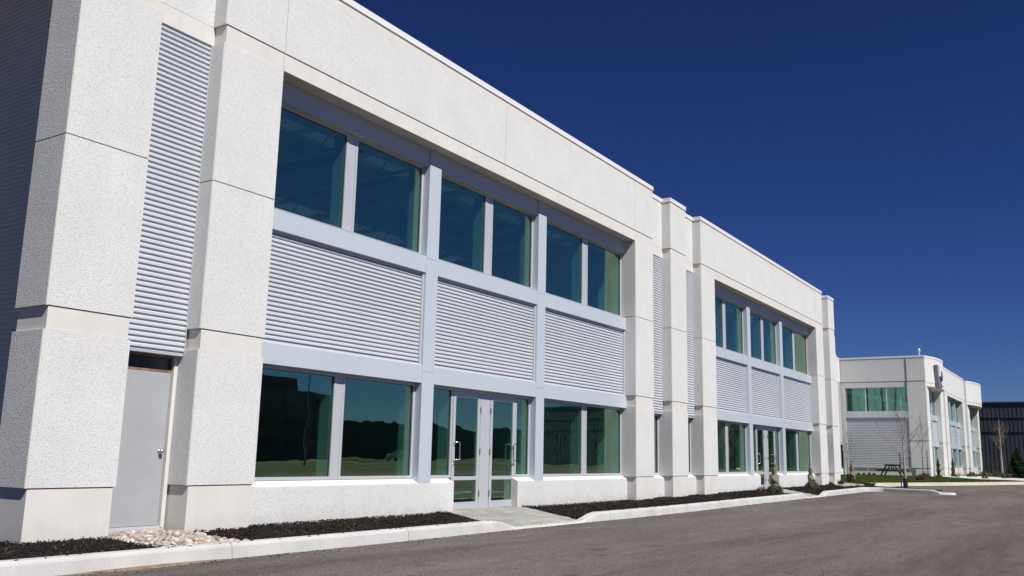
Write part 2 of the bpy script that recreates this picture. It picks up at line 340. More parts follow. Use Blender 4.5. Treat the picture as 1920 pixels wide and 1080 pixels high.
g = MB(); g.poly([(-900, -900, -0.62), (1500, -900, -0.62), (1500, 900, -0.62), (-900, 900, -0.62)], [(0, 1, 2, 3)])
tag(g.build('ground', M['field']), 'rough pale grass fields around the business park', kind='structure')
tag(sheet('parking_lot', lambda x, y: -0.35 + zr(x), list(np.linspace(-40, 110, 76)), [-24, -16, -10, -6, -4, -3, -2.2, -1.6], M['asphalt']),
    'dark grey asphalt parking lot in front of the buildings', kind='structure')

# kerb face line (Y of the face) and height factor
def kerb_y(x): return float(np.interp(x, [-10, 5, 9, 13, 17, 24, 29, 33, 36.5, 38.2], [-1.68, -1.75, -1.85, -1.85, -1.95, -1.92, -1.98, -2.05, -2.05, -1.98]))
def kerb_h(x):
    f = 1.0
    for a, b, c, d in ((12.15, 12.95, 14.85, 15.6), (29.2, 30.0, 31.4, 32.2)):
        f = min(f, float(np.interp(x, [a, b, c, d], [1, 0.0, 0.0, 1])))
    f = f * f * (3 - 2 * f)
    return f
KW = 0.17
def kerb_profile(x, y, nx_, ny_, top, base, w=KW):
    """cross section at a path point; n points from the face (outwards) to the garden side"""
    h = top - base
    P = [(-0.025, base - 0.12), (-0.02, base), (-0.004, top - min(0.035, h * .4)), (0.006, top - min(0.012, h * .2)), (0.028, top), (w - 0.012, top + 0.002), (w, top - 0.01), (w, base - 0.12)]
    return [(x - nx_ * (-o) , y - ny_ * (-o), z) for o, z in P]
def kerb_run(path, parent, m, joints=3.0):
    """path: list of (x, y, inward normal x, y, top, base); cut in segments about 3 m long"""
    seg = [path[0]]; L = 0; out = []
    for a, b in zip(path, path[1:]):
        seg.append(b); L += math.hypot(b[0] - a[0], b[1] - a[1])
        if L > joints or b is path[-1]:
            out.append(seg); L = 0; seg = [b]
    for s_ in out:
        if len(s_) < 2: continue
        s_ = [list(q) for q in s_]
        for i, j in ((0, 1), (-1, -2)):      # 4 mm gap at the joint
            dx, dy = s_[j][0] - s_[i][0], s_[j][1] - s_[i][1]; l = math.hypot(dx, dy) or 1
            s_[i][0] += dx / l * 0.004; s_[i][1] += dy / l * 0.004
        b = MB(); n = 8; pts = []
        for q in s_: pts += kerb_profile(*q)
        fs = []
        for i in range(len(s_) - 1):
            for j in range(n - 1): fs.append((i * n + j, (i + 1) * n + j, (i + 1) * n + j + 1, i * n + j + 1))
        fs += [tuple(range(n)), tuple(range((len(s_) - 1) * n, len(s_) * n))[::-1]]
        b.poly(pts, fs); b.build('kerb_segment', m, parent)

kerb = empty('kerb', (10, -1.8, -0.35)); tag(kerb, 'pale concrete kerb between the planting strip and the asphalt', kind='structure')
path = []
for x in np.arange(-8, 37.9, 0.2):
    x = float(x); y = kerb_y(x); base = -0.35 + zr(x); f = kerb_h(x)
    path.append((x, y, 0, 1, base + 0.025 + 0.135 * f, base))
# the rounded corner and the leg that runs out into the lot
cx, cy = 40.75, -2.4
c0 = path[-1]
for a in np.linspace(80, 0, 9):
    a = math.radians(a); px, py = c0[0] + 0.0 + 0.62 * math.cos(a) - 0.1, c0[1] - 0.62 + 0.62 * math.sin(a)
    path.append((px, py, math.cos(a), math.sin(a), -0.35 + zr(38) + 0.16, -0.35 + zr(38)))
lx, ly = path[-1][0], path[-1][1]
kerb_run(path, kerb, M['kerb'])
leg = []
for y in np.arange(ly, -5.0, -0.3):
    y = float(y); f = 1 if y > -4.4 else max(0.2, 1 - (-4.4 - y) / 0.8)
    leg.append((lx - 0.36 * (ly - y), y, .94, -.34, -0.35 + zr(38) + 0.16 * f, -0.35 + zr(38)))
kerb_run(leg, kerb, M['kerb'])
tipx, tipy = leg[-1][0], leg[-1][1]
tip = []
for a in np.linspace(180, 360, 9):
    a = math.radians(a); r = 0.5
    tip.append((tipx + r + r * math.cos(a), tipy + r * math.sin(a), -math.cos(a), -math.sin(a), -0.35 + zr(38) + 0.07, -0.35 + zr(38)))
kerb_run(tip, kerb, M['kerb'])
back_leg = [(tipx + 1.0 + 2.6 * t, tipy + 3.2 * t, -.78, .63, -0.35 + zr(38) + 0.07 + .06 * t, -0.35 + zr(38)) for t in np.linspace(0, 1, 9)]
kerb_run(back_leg, kerb, M['kerb'])

# planting strip
WALK_A = [(12.62, -1.68), (15.25, -1.68), (16.35, 0.46), (13.75, 0.46)]
WALK_B = [(29.55, -1.85), (31.65, -1.85), (34.6, 0.46), (32.1, 0.46)]
def mz(x, y=None):
    z = -0.225 + zr(x)
    if y is None: return z
    for O, zd_, zk_ in ((WALK_A, -.205, -.325), (WALK_B, -.16, -.275)):
        t = (y - O[0][1]) / (O[2][1] - O[0][1]); a = O[0][0] + t * (O[3][0] - O[0][0]); b_ = O[1][0] + t * (O[2][0] - O[1][0])
        d = max(a - x, x - b_, 0)
        if d < .6:
            zw = zk_ + (zd_ - zk_) * min(1, max(0, (y - O[0][1]) / (.2 - O[0][1]))); k = d / .6; k = k * k * (3 - 2 * k); z = zw + .004 + (z - zw - .004) * k
    return z
STONES = [(6.35, -1.62), (7.42, -1.62), (7.95, 0.42), (6.72, 0.42)]
def ky2(x): return kerb_y(x) + KW - 0.01
beds = [[(-8, ky2(-8)), (6.33, ky2(6.33)), (6.70, 0.5), (-8, 0.5)],
        [(7.44, ky2(7.44)), (12.0, ky2(12)), (12.6, ky2(12.6)), (13.7, 0.5), (7.97, 0.5)],
        [(15.3, ky2(15.3)), (20, ky2(20)), (24, ky2(24)), (29.5, ky2(29.5)), (32.0, 0.5), (16.4, 0.5)],
        [(31.75, ky2(31.75)), (34, ky2(34)), (36.5, ky2(36.5)), (38.0, -1.85), (45.6, -.9), (43.5, 0.5), (34.7, 0.5)],
        [(38.02, -1.86), (38.55, -2.5), (37.74, -4.72), (38.4, -4.75), (41.0, -1.66), (41.0, -1.485)]]
bedroot = empty('planting_strip', (10, -0.8, -0.225)); tag(bedroot, 'strip of black bark mulch along the foot of the building', kind='structure')
def mulch_mesh(poly, dx=0.12):
    xs = [p[0] for p in poly]; x0, x1 = min(xs), max(xs)
    bm = bmesh.new(); vs = [bm.verts.new((p[0], p[1], 0)) for p in poly]; f = bm.faces.new(vs)
    bmesh.ops.triangulate(bm, faces=[f])
    step = 0.16 if x0 < 16 else 0.4
    for axis in (0, 1):
        lo = min(p[axis] for p in poly); hi = max(p[axis] for p in poly)
        for c in np.arange(lo + step, hi, step):
            no = (1, 0, 0) if axis == 0 else (0, 1, 0); co = (c, 0, 0) if axis == 0 else (0, c, 0)
            bmesh.ops.bisect_plane(bm, geom=bm.verts[:] + bm.edges[:] + bm.faces[:], plane_co=co, plane_no=no)
    for v in bm.verts:
        x, y = v.co.x, v.co.y
        v.co.z = mz(x, y) + 0.028 * noise.noise((x * 2.3, y * 2.3, 0)) + 0.018 * noise.noise((x * 7, y * 7, 3))
        if y > -0.02: v.co.z -= 0.01
    me = bpy.data.meshes.new('mulch_bed'); bm.to_mesh(me); bm.free(); me.materials.append(M['mulch'])
    me.polygons.foreach_set('use_smooth', [True] * len(me.polygons))
    o = bpy.data.objects.new('mulch_bed', me); COL.objects.link(o); o.parent = bedroot; o.location = -bedroot.location
    o['kind'] = 'stuff'
for poly in beds: mulch_mesh(poly)
def chips(poly, n, s, m, lift=0.02):
    P = sample_poly(poly, n); z = np.array([mz(x, y) for x, y in P]) + rng.uniform(-0.012, lift, n)
    P3 = np.column_stack([P, z]); S = np.column_stack([rng.uniform(.5, 1.6, n) * s, rng.uniform(.25, .6, n) * s * .6, rng.uniform(.1, .3, n) * s * .6])
    R = np.column_stack([rng.normal(0, .5, n), rng.normal(0, .45, n), rng.uniform(0, 6.28, n)])
    scatter_mesh('bark_chip', P3, S, R, m, bedroot)
near1 = [(3.2, -1.56), (6.33, ky2(6.33)), (6.70, 0.3), (4.6, 0.3)]
chips(near1, 5200, 0.016, [M['chip'], M['chip'], M['chip'], M['chip'], M['mulch']])
chips(near1, 330, 0.013, M['chip_pale'])
chips(beds[1], 9500, 0.017, [M['chip'], M['chip'], M['mulch']]); chips(beds[1], 520, 0.014, M['chip_pale'])
chips(beds[2], 12000, 0.021, [M['chip'], M['mulch']]); chips(beds[2], 500, 0.018, M['chip_pale'])
chips(beds[3], 4000, 0.03, [M['chip'], M['mulch']]); chips(beds[3], 250, 0.02, M['chip_pale'])
chips(beds[4], 1500, 0.03, [M['chip'], M['mulch']])

n = 420; x = rng.uniform(4, 34, n); y = np.array([kerb_y(v) for v in x]) + rng.uniform(-.35, .15, n) ** 1; ok = (y > np.array([kerb_y(v) for v in x]) + .02) | (y < np.array([kerb_y(v) for v in x]) - .04); x, y = x[ok], y[ok]
z = np.array([(-.35 + zr(a) + .025 + .135 * kerb_h(a) if b_ > kerb_y(a) else -.35 + zr(a)) + .006 for a, b_ in zip(x, y)]); n = len(x)
scatter_mesh('spilled_chip', np.column_stack([x, y, z]), np.column_stack([rng.uniform(.006, .02, n), rng.uniform(.003, .007, n), rng.uniform(.002, .004, n)]), np.column_stack([rng.normal(0, .2, n), rng.normal(0, .2, n), rng.uniform(0, 6.28, n)]), [M['chip'], M['chip'], M['chip_pale']], bedroot)

# paved walks: staggered rectangular pavers clipped to the skewed walk outline
def walk(outline, label, zdoor, zk, pitch=0.26):
    c = outline[0]; root = empty('paved_walk', (c[0], c[1], zk)); tag(root, label, kind='structure')
    ya, yb = outline[0][1], outline[2][1]
    def xl(y): t = (y - ya) / (yb - ya); return outline[0][0] + t * (outline[3][0] - outline[0][0])
    def xr(y): t = (y - ya) / (yb - ya); return outline[1][0] + t * (outline[2][0] - outline[1][0])
    def zz(y): return zk + (zdoor - zk) * min(1, max(0, (y - ya) / (0.2 - ya)))
    b = MB(); b.poly([(xl(ya), ya, zk - .02), (xr(ya), ya, zk - .02), (xr(yb), yb, zdoor - .02), (xl(yb), yb, zdoor - .02)], [(0, 1, 2, 3)])
    b.build('joint_sand', M['sand'], root)
    y = ya; row = 0
    while y < yb - 0.05:
        h = [0.26, 0.17, 0.26, 0.34][row % 4] if pitch < 0.3 else pitch; y1 = min(y + h, yb)
        x = xl(y) - random.uniform(0, 0.35)
        while x < xr(y):
            wd = random.choice([0.26, 0.34, 0.42, 0.52]); g_ = 0.006
            a0, a1 = max(x + g_, xl(y) + g_), min(x + wd - g_, xr(y) - g_)
            b0, b1 = max(x + g_, xl(y1) + g_), min(x + wd - g_, xr(y1) - g_)
            if a1 - a0 > 0.03 and b1 - b0 > 0.03:
                dz = random.uniform(-0.003, 0.004); z0_, z1_ = zz(y) + dz, zz(y1) + dz
                p = MB(); e = 0.006
                lo = [(a0, y + g_), (a1, y + g_), (b1, y1 - g_), (b0, y1 - g_)]; zs = [z0_, z0_, z1_, z1_]
                pts = [(q[0], q[1], zs[i] - .05) for i, q in enumerate(lo)] + [(q[0], q[1], zs[i] - e) for i, q in enumerate(lo)]
                mx_ = sum(q[0] for q in lo) / 4; my_ = sum(q[1] for q in lo) / 4
                pts += [(q[0] + (e if q[0] < mx_ else -e), q[1] + (e if q[1] < my_ else -e), zs[i]) for i, q in enumerate(lo)]
                fs = [(8, 9, 10, 11)] + [(i, (i + 1) % 4, 4 + (i + 1) % 4, 4 + i) for i in range(4)] + [(4 + i, 4 + (i + 1) % 4, 8 + (i + 1) % 4, 8 + i) for i in range(4)]
                p.poly(pts, fs); p.build('paver', M['paver'] if random.random() < .7 else M['paver2'], root)
            x += wd
        y = y1; row += 1
walk(WALK_A, 'grey concrete paver walk leading to the nearer glass doors', -0.205, -0.325)
walk(WALK_B, 'grey concrete paver walk behind the kerb at the farther glass doors', -0.16, -0.275, 0.4)

# river stones at the steel door
sb = empty('stone_bed', (7.1, -0.6, -0.24)); tag(sb, 'bed of rounded river stones in front of the grey steel door', kind='structure')
b = MB(); b.poly([(x, y, -0.262) for x, y in STONES], [(0, 1, 2, 3)]); b.build('stone_base', M['dirt'], sb)
def stone_mesh(m, seed):
    me = bpy.data.meshes.new('river_stone'); bm = bmesh.new(); bmesh.ops.create_icosphere(bm, subdivisions=2, radius=1)
    for v in bm.verts: v.co *= 1 + 0.16 * noise.noise(v.co * 1.3 + Vector((seed, 0, 0)))
    bm.to_mesh(me); bm.free(); me.materials.append(m); me.polygons.foreach_set('use_smooth', [True] * len(me.polygons)); return me
SM = [stone_mesh(PEB[i % 6], i * 3.1) for i in range(12)]
P = sample_poly(STONES, 1500); kept = []
for x, y in P:
    if all((x - a) ** 2 + (y - b_) ** 2 > 0.058 ** 2 for a, b_ in kept): kept.append((x, y))
for x, y in kept[:295]:
    o = bpy.data.objects.new('river_stone', random.choice(SM)); COL.objects.link(o); o.parent = sb
    s = random.uniform(0.026, 0.05)
    o.location = Vector((x, y, -0.235 + random.uniform(-.008, .018))) - sb.location
    o.scale = (s * random.uniform(.9, 1.4), s * random.uniform(.8, 1.1), s * random.uniform(.55, .85)); o.rotation_euler = (random.uniform(-.4, .4), random.uniform(-.4, .4), random.uniform(0, 6.28))
P = sample_poly(STONES, 900); n = len(P)
scatter_mesh('small_stone', np.column_stack([P, rng.uniform(-.258, -.235, n)]), rng.uniform(.008, .02, (n, 3)), rng.uniform(0, 6, (n, 3)), PEB, sb, shape='octa')
# second patch of stones at the far corner of the building
sb2 = empty('stone_patch', (40.5, -0.6, -0.13)); tag(sb2, 'pale gravel patch around the far corner pier of the building', kind='structure')
b = MB(); b.poly([(38.6, -1.0, mz(40) + .02), (41.0, -1.35, mz(40) + .02), (43.4, 0.4, mz(40) + .02), (40.4, 0.3, mz(40) + .02)], [(0, 1, 2, 3)]); b.build('stone_base', M['sidewalk'], sb2)
P = sample_poly([(38.6, -1.0), (41.0, -1.35), (43.4, 0.4), (40.4, 0.3)], 1500); n = len(P)
scatter_mesh('small_stone', np.column_stack([P, np.full(n, mz(40) + .035)]), rng.uniform(.03, .06, (n, 3)), rng.uniform(0, 6, (n, 3)), PEB, sb2, shape='octa')

# washed dirt and loose grit at the kerb
dp = [(4.9, -1.78), (5.2, -1.86), (5.9, -1.93), (6.5, -1.90), (7.0, -1.86), (7.1, -1.80), (6.4, -1.79)]
b = MB(); cxy = (5.9, -1.86, -0.315)
outer = [(x, y, -0.349) for x, y in dp]
b.poly(outer + [(5.4, -1.80, -.334), (6.0, -1.84, -.325), (6.6, -1.82, -.335)], [(0, 1, 7), (1, 2, 8, 7), (2, 3, 8), (3, 9, 8), (3, 4, 9), (4, 5, 9), (5, 6, 9), (6, 8, 9), (6, 0, 7, 8)])
tag(b.build('dirt_deposit', M['dirt'], smooth=True), 'small tan drift of dirt at the foot of the near kerb', kind='stuff')
def kerbside(n, x0, x1, spread):
    x = rng.uniform(x0, x1, n); y = np.array([kerb_y(v) for v in x]) - 0.03 - np.abs(rng.exponential(spread, n))
    return np.column_stack([x, y, np.array([-0.345 + zr(v) for v in x])])
P = np.concatenate([kerbside(2600, 3, 18, 0.16), kerbside(1200, 18, 40, 0.3), kerbside(900, 4.4, 7.8, 0.06)]); n = len(P)
scatter = rng.uniform((6, -7.5), (30, -2), (9000, 2)); Pq = np.column_stack([scatter, np.array([-0.346 + zr(v) for v in scatter[:, 0]])]); P = np.concatenate([P, Pq]); n = len(P)
o = scatter_mesh('loose_grit', P, rng.uniform(.002, .0065, (n, 3)), rng.uniform(0, 6, (n, 3)), [PEB[2], PEB[2], PEB[4], M['asphalt'], M['asphalt'], M['asphalt']], shape='octa')
tag(o, 'loose grey grit scattered over the asphalt along the kerb')

# ================================================================== precast / glazing builders
ZB, Z1, Z2, Z3, ZJ, Z4, Z5, Z6, Z7, Z8 = -0.42, 0.363, 2.14, 2.419, 4.48, 6.52, 6.80, 8.00, 8.175, 8.30
G = 0.005      # half joint

def agg_panel(par, x0, x1, z0, z1, y0, yback, left=False, right=False, arris=0.014, name='wall_panel'):
    """precast panel: smooth body with exposed aggregate on the front and visible returns"""
    b = MB(); b.mi = 0; b.box(x0, x1, y0 + .004, yback, z0, z1)
    b.mi = 1; e = arris
    b.box(x0 + (e if left else 0.003), x1 - (e if right else 0.003), y0, y0 + .02, z0 + .004, z1 - .004)
    if left: b.box(x0 - .004, x0 + .02, y0 + e, min(yback, 0.262 if yback < 0.6 else yback), z0 + .004, z1 - .004)
    if right: b.box(x1 - .02, x1 + .004, y0 + e, min(yback, 0.262 if yback < 0.6 else yback), z0 + .004, z1 - .004)
    return b.build(name, [M['arris'], M['aggregate']], par)

def smooth_panel(par, x0, x1, z0, z1, y0, yback, inset=0.03, li=True, ri=True, name='smooth_band'):
    return box(name, M['smooth'], par, x0 + (inset if li else 0), x1 - (inset if ri else 0), y0 + .014, yback, z0, z1, bevel=0.003)

def coping(par, x0, x1, y0, yback, left=False, right=False, name='coping'):
    b = MB(); b.box(x0 - (.018 if left else 0), x1 + (.018 if right else 0), y0 - .018, yback, Z7 + .012, Z8)
    b.box(x0 - (.006 if left else 0), x1 + (.006 if right else 0), y0 - .006, yback, Z7 - .004, Z7 + .012)
    return b.build(name, M['coping'], par)

def pier(par, x0, x1, yb=0.60, top=True, side_deep=False, left=True, right=True):
    """full height pilaster made of stacked panels"""
    box('pier_core', M['joint'], par, x0 + .055, x1 - .055, .05, yb, ZB, Z4)
    smooth_panel(par, x0, x1, ZB, Z1 - .003, 0, yb, name='base_panel')
    agg_panel(par, x0, x1, Z1, Z2, 0, yb, left, right)
    smooth_panel(par, x0, x1, Z2 + .002, Z3 - .003, 0, yb)
    agg_panel(par, x0, x1, Z3, ZJ - G, 0, yb, left, right); agg_panel(par, x0, x1, ZJ + G, Z4 - .002, 0, yb, left, right)
    if top:
        smooth_panel(par, x0, x1, Z4, Z5 - .003, 0, yb)
        agg_panel(par, x0, x1, Z5, Z6, 0, yb, left, right)
        box('parapet_band', M['smooth'], par, x0, x1, .003, yb, Z6 + .001, Z7 - .005)
        coping(par, x0, x1, 0, yb, left, right)

def rib_profile(z0, z1, pitch=0.0725, depth=0.022):
    n = max(1, int(round((z1 - z0) / pitch))); p = (z1 - z0) / n; out = []
    for i in range(n):
        z = z0 + i * p
        out += [(depth, z), (depth, z + .38 * p), (0, z + .49 * p), (0, z + .88 * p)]
    out.append((depth, z1)); return out

def louver(par, x0, x1, z0, z1, y, pitch=0.0725, depth=0.022, axis='x', name='corrugated_panel'):
    """horizontally ribbed sheet; y is the front plane"""
    pr = rib_profile(z0, z1, pitch, depth); b = MB(); n = len(pr)
    if axis == 'x': pts = [(x0, y + d, z) for d, z in pr] + [(x1, y + d, z) for d, z in pr]
    else: pts = [(y + d, x0, z) for d, z in pr] + [(y + d, x1, z) for d, z in pr]
    fs = [(i, n + i, n + i + 1, i + 1) for i in range(n - 1)]
    # solid back
    if axis == 'x': bk = [(x0, y + depth + .02, z0), (x1, y + depth + .02, z0), (x1, y + depth + .02, z1), (x0, y + depth + .02, z1)]
    else: bk = [(y + depth + .02, x0, z0), (y + depth + .02, x1, z0), (y + depth + .02, x1, z1), (y + depth + .02, x0, z1)]
    b.poly(pts, fs); b.poly(bk, [(3, 2, 1, 0)])
    return b.build(name, M['louver'], par)

def window(par, x0, x1, z0, z1, y=0.42, fr=0.05, deep=0.30, glass='glass'):
    """fixed light: frame with a deep inner mullion, gasket and one pane"""
    b = MB(); yb = y + .05; yd = y + deep
    b.box(x0, x1, y, yd, z0, z0 + fr); b.box(x0, x1, y, yd, z1 - fr, z1)
    b.box(x0, x0 + fr, y, yd, z0 + fr, z1 - fr); b.box(x1 - fr, x1, y, yd, z0 + fr, z1 - fr)
    f = b.build('window', M['frame'], par)
    b = MB(); e = .008; p0, p1, q0, q1 = x0 + fr, x1 - fr, z0 + fr, z1 - fr
    b.box(p0, p1, y + .022, y + .03, q0, q0 + e); b.box(p0, p1, y + .022, y + .03, q1 - e, q1)
    b.box(p0, p0 + e, y + .022, y + .03, q0 + e, q1 - e); b.box(p1 - e, p1, y + .022, y + .03, q0 + e, q1 - e)
    b.build('gasket', M['gasket'], f)
    box('pane', M[glass], f, p0, p1, y + .031, y + .043, q0, q1)
    return f

def window_pair(par, x0, x1, xm0, xm1, z0, z1, y=0.42):
    window(par, x0, xm0 + .05, z0, z1, y); window(par, xm1 - .05, x1, z0, z1, y)
    box('mullion', M['frame'], par, xm0 + .052, xm1 - .052, y + .006, y + .30, z0, z1)

def glass_door(par, x0, x1, z0, z1, hinge_right, y=0.42):
    root = MB(); st = 0.085
    root.box(x0, x0 + st, y - .004, y + .045, z0, z1); root.box(x1 - st, x1, y - .004, y + .045, z0, z1)
    root.box(x0 + st, x1 - st, y - .004, y + .045, z1 - .10, z1); root.box(x0 + st, x1 - st, y - .004, y + .045, z0, z0 + .13)
    root.box(x0 + st, x1 - st, y - .004, y + .045, .345, .415)
    d = root.build('door', M['frame'], par)
    for a, c in ((z0 + .13, .345), (.415, z1 - .10)): box('pane', M['glass'], d, x0 + st, x1 - st, y + .016, y + .028, a, c)
    hx = x0 + .045 if hinge_right else x1 - .045; s = 1 if hinge_right else -1
    h = MB(); zt, zb = 1.06, 0.73
    h.tube([(hx, y - .004, zt), (hx, y - .065, zt), (hx + .10 * s, y - .075, zt), (hx + .11 * s, y - .075, zt - .02), (hx + .11 * s, y - .075, zb + .02), (hx + .10 * s, y - .075, zb), (hx, y - .065, zb), (hx, y - .004, zb)], .0125, 8)
    h.build('handle', M['chrome'], d, smooth=True)
    h = MB(); h.tube([(hx, y - .004, .64), (hx, y - .02, .64)], .018, 10); h.build('lock', M['chrome'], d)
    gx = x1 + .004 if hinge_right else x0 - .004
    for zc_ in (z0 + .28, (z0 + z1) / 2 - .02, z1 - .32):
        b = MB(); b.tube([(gx, y - .014, zc_ - .06), (gx, y - .014, zc_ + .06)], .012, 8); b.box(gx - .02, gx + .02, y - .012, y - .005, zc_ - .05, zc_ + .05)
        b.build('hinge', M['flash'], d)
    return d

def beam(par, x0, x1, z0, z1, y0=0.282, yb=0.44, name='fascia_beam'):
    b = MB(); b.box(x0, x1, y0, yb, z0, z1); return b.build(name, M['beam'], par, bevel=0.004)

def sill_wall(par, x0, x1, left=False, right=False, yf=0.268, zf=0.31):
    b = MB(); b.mi = 0
    prof = [(yf + .004, ZB), (yf + .004, zf), (0.425, zf + .075), (0.60, zf + .075), (0.60, ZB)]
    pts = [(x0, y, z) for y, z in prof] + [(x1, y, z) for y, z in prof]; n = 5
    b.poly(pts, [(4, 3, 2, 1, 0), (5, 6, 7, 8, 9)] + [(i, (i + 1) % n, n + (i + 1) % n, n + i) for i in range(n)])
    b.mi = 1; b.box(x0 + (.012 if left else .002), x1 - (.012 if right else .002), yf, yf + .02, -.215, zf - .012)
    o = b.build('sill_wall', [M['smooth'], M['aggregate']], par)
    return o

def bay_block(par, X, s, pl, pr, joints, zd=-0.2):
    """glazed block between two piers; X = left edge of opening, s = horizontal scale relative to the near block"""
    def x(a): return X + (a - 8.85) * s
    xl, xr = x(8.85), x(21.287)
    pier(par, pl[0], pl[1], top=False); pier(par, pr[0], pr[1], top=False)
    cuts = [pl[0]] + joints + [pr[1]]
    for i, (a, c) in enumerate(zip(cuts, cuts[1:])):
        l, r = i == 0, i == len(cuts) - 2; ga = 0 if l else .003; gc = 0 if r else .003
        smooth_panel(par, a + ga, c - gc, Z4, Z5 - .003, 0, .62, li=l, ri=r, name='lintel_band')
        agg_panel(par, a + ga, c - gc, Z5, Z6, 0, .62, left=l, right=r, arris=.014, name='parapet_panel')
        box('parapet_band', M['smooth'], par, a + ga, c - gc, .003, .62, Z6 + .001, Z7 - .005)
    n = max(2, int((pr[1] - pl[0]) / 3.05)); L = pr[1] - pl[0]
    for i in range(n):
        coping(par, pl[0] + L * i / n + (.002 if i else 0), pl[0] + L * (i + 1) / n - (.002 if i < n - 1 else 0), 0, .62, left=i == 0, right=i == n - 1)
    C = [(x(12.83), x(13.18)), (x(16.80), x(17.14))]
    # column covers in three lengths with hairline seams
    for a, c in C:
        for z0, z1 in ((.305, 2.30), (2.303, 4.40), (4.403, Z4 - .002)):
            b = MB(); b.box(a, c, .270, .44, z0, z1); b.build('column_cover', M['beam'], par, bevel=.004)
    spans = [(xl, C[0][0]), (C[0][1], C[1][0]), (C[1][1], xr)]
    for i, (a, c) in enumerate(spans):
        e = .004 if i == 2 else 0
        beam(par, a - (.028 if i == 0 else 0), c + (.028 if i == 2 else 0), 2.09, 2.41); beam(par, a, c - e, 4.13, 4.45); beam(par, a, c - e, 6.20, Z4 - .002, y0=.30, name='header_beam')
        # sloped sill flashing above the upper beam
        b = MB(); b.poly([(a, .280, 4.452), (c - e, .280, 4.452), (c - e, .42, 4.492), (a, .42, 4.492), (a, .42, 4.452), (c - e, .42, 4.452)], [(0, 1, 2, 3), (0, 3, 4), (1, 5, 2), (0, 4, 5, 1), (3, 2, 5, 4)])
        b.build('sill_flashing', M['frame'], par)
        louver(par, a + .04, c - .045, 2.45, 3.32, .353); louver(par, a + .04, c - .045, 3.318, 4.08, .350)
        Q = np.array([(x_, .3515, z_) for z_ in (2.51, 2.945, 3.38, 3.815, 4.03) for x_ in np.arange(a + .25, c - .1, .61)]); scatter_mesh('panel_screw', Q, np.full((len(Q), 3), .007), np.zeros((len(Q), 3)), M['flash'], par, shape='octa')
        b = MB(); b.box(a, c, .34, .40, 4.08, 4.13); b.build('head_flashing', M['frame'], par)
        b = MB(); b.poly([(a, .30, 2.412), (c, .30, 2.412), (c, .36, 2.452), (a, .36, 2.452), (a, .36, 2.412), (c, .36, 2.412)], [(0, 1, 2, 3), (0, 3, 4), (1, 5, 2), (0, 4, 5, 1), (3, 2, 5, 4)]); b.build('base_flashing', M['frame'], par)
        box('edge_trim', M['frame'], par, c - .045, c - .002, .315, .40, 2.412, 4.125); box('edge_trim', M['frame'], par, a + .002, a + .04, .315, .40, 2.412, 4.125)
    # glazing
    up0, up1, lo0, lo1 = 4.462, 6.198, .392, 2.088
    for i, (m0, m1) in enumerate(((10.72, 11.00), (14.90, 15.18), (19.12, 19.40))):
        a, c = spans[i]; window_pair(par, a + .003, c - .003, x(m0), x(m1), up0, up1)
        if i != 1: window_pair(par, a + .003, c - .003, x(m0 + .03), x(m1), lo0, lo1)
    a, c = spans[1]
    window(par, a + .003, x(13.985), lo0, lo1); window(par, x(16.215), c - .003, lo0, lo1)
    glass_door(par, x(14.0), x(14.91), zd, 2.03, True); glass_door(par, x(15.275), x(16.20), zd, 2.03, False)
    b = MB(); b.box(x(14.925), x(15.262), .42, .60, zd, 2.03); b.box(x(13.99), x(16.21), .42, .60, 2.034, 2.088); b.build('door_post', M['frame'], par)
    sill_wall(par, xl - .028, x(13.90), right=True); sill_wall(par, x(16.12), xr + .028, left=True)
    # opaque wall behind the louvres and above the header
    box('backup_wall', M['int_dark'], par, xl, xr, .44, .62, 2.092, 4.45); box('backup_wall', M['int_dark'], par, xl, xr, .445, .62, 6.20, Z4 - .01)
    for a, c in C:                       # inner columns
        box('interior_column', M['drywall'], par, a - .02, c + .02, .62, .78, -.2, 6.6)
    # drywall returns just inside the piers
    box('interior_return', M['drywall'], par, xr - .01, xr + .25, .62, 1.1, -.2, 6.9); box('interior_return', M['drywall'], par, xl - .25, xl + .01, .62, 1.1, -.2, 6.9)

def gap_bay(par, x0, x1, door=False):
    """recessed slot between two piers: precast head, ribbed strip, then window or steel door"""
    smooth_panel(par, x0 - .03, x1 + .03, Z4, Z5 - .003, .252, .62, li=False, ri=False)
    b = agg_panel(par, x0, x1, Z5, Z6, .27, .62, name='parapet_panel')
    box('parapet_band', M['smooth'], par, x0, x1, .273, .62, Z6 + .001, Z7 - .005); coping(par, x0, x1, .27, .62)
    for za, zb_, o_ in ((2.08, 3.60, .284), (3.598, 5.05, .282), (5.048, Z4 - .025, .280)): louver(par, x0 + .012, x1 - .012, za, zb_, o_)
    b = MB(); b.box(x0, x0 + .011, .278, .36, 2.07, Z4); b.box(x1 - .011, x1, .278, .36, 2.07, Z4); b.box(x0 + .011, x1 - .011, .29, .36, Z4 - .022, Z4); b.box(x0 + .011, x1 - .011, .29, .44, 2.05, 2.075)
    b.build('edge_trim', M['frame'], par)
    box('backup_wall', M['int_dark'], par, x0, x1, .33, .62, 2.08, Z4)
    if not door:
        window(par, x0 + .003, x1 - .003, .392, 2.045); sill_wall(par, x0 - .028, x1 + .028)
        box('head_liner', M['smooth'], par, x0, x1, .335, .42, 2.052, 2.078)

# ================================================================== near building
near = empty('office_building', (24, 5, -0.2), 'long white precast two storey office building with ribbed metal panels', 'building')
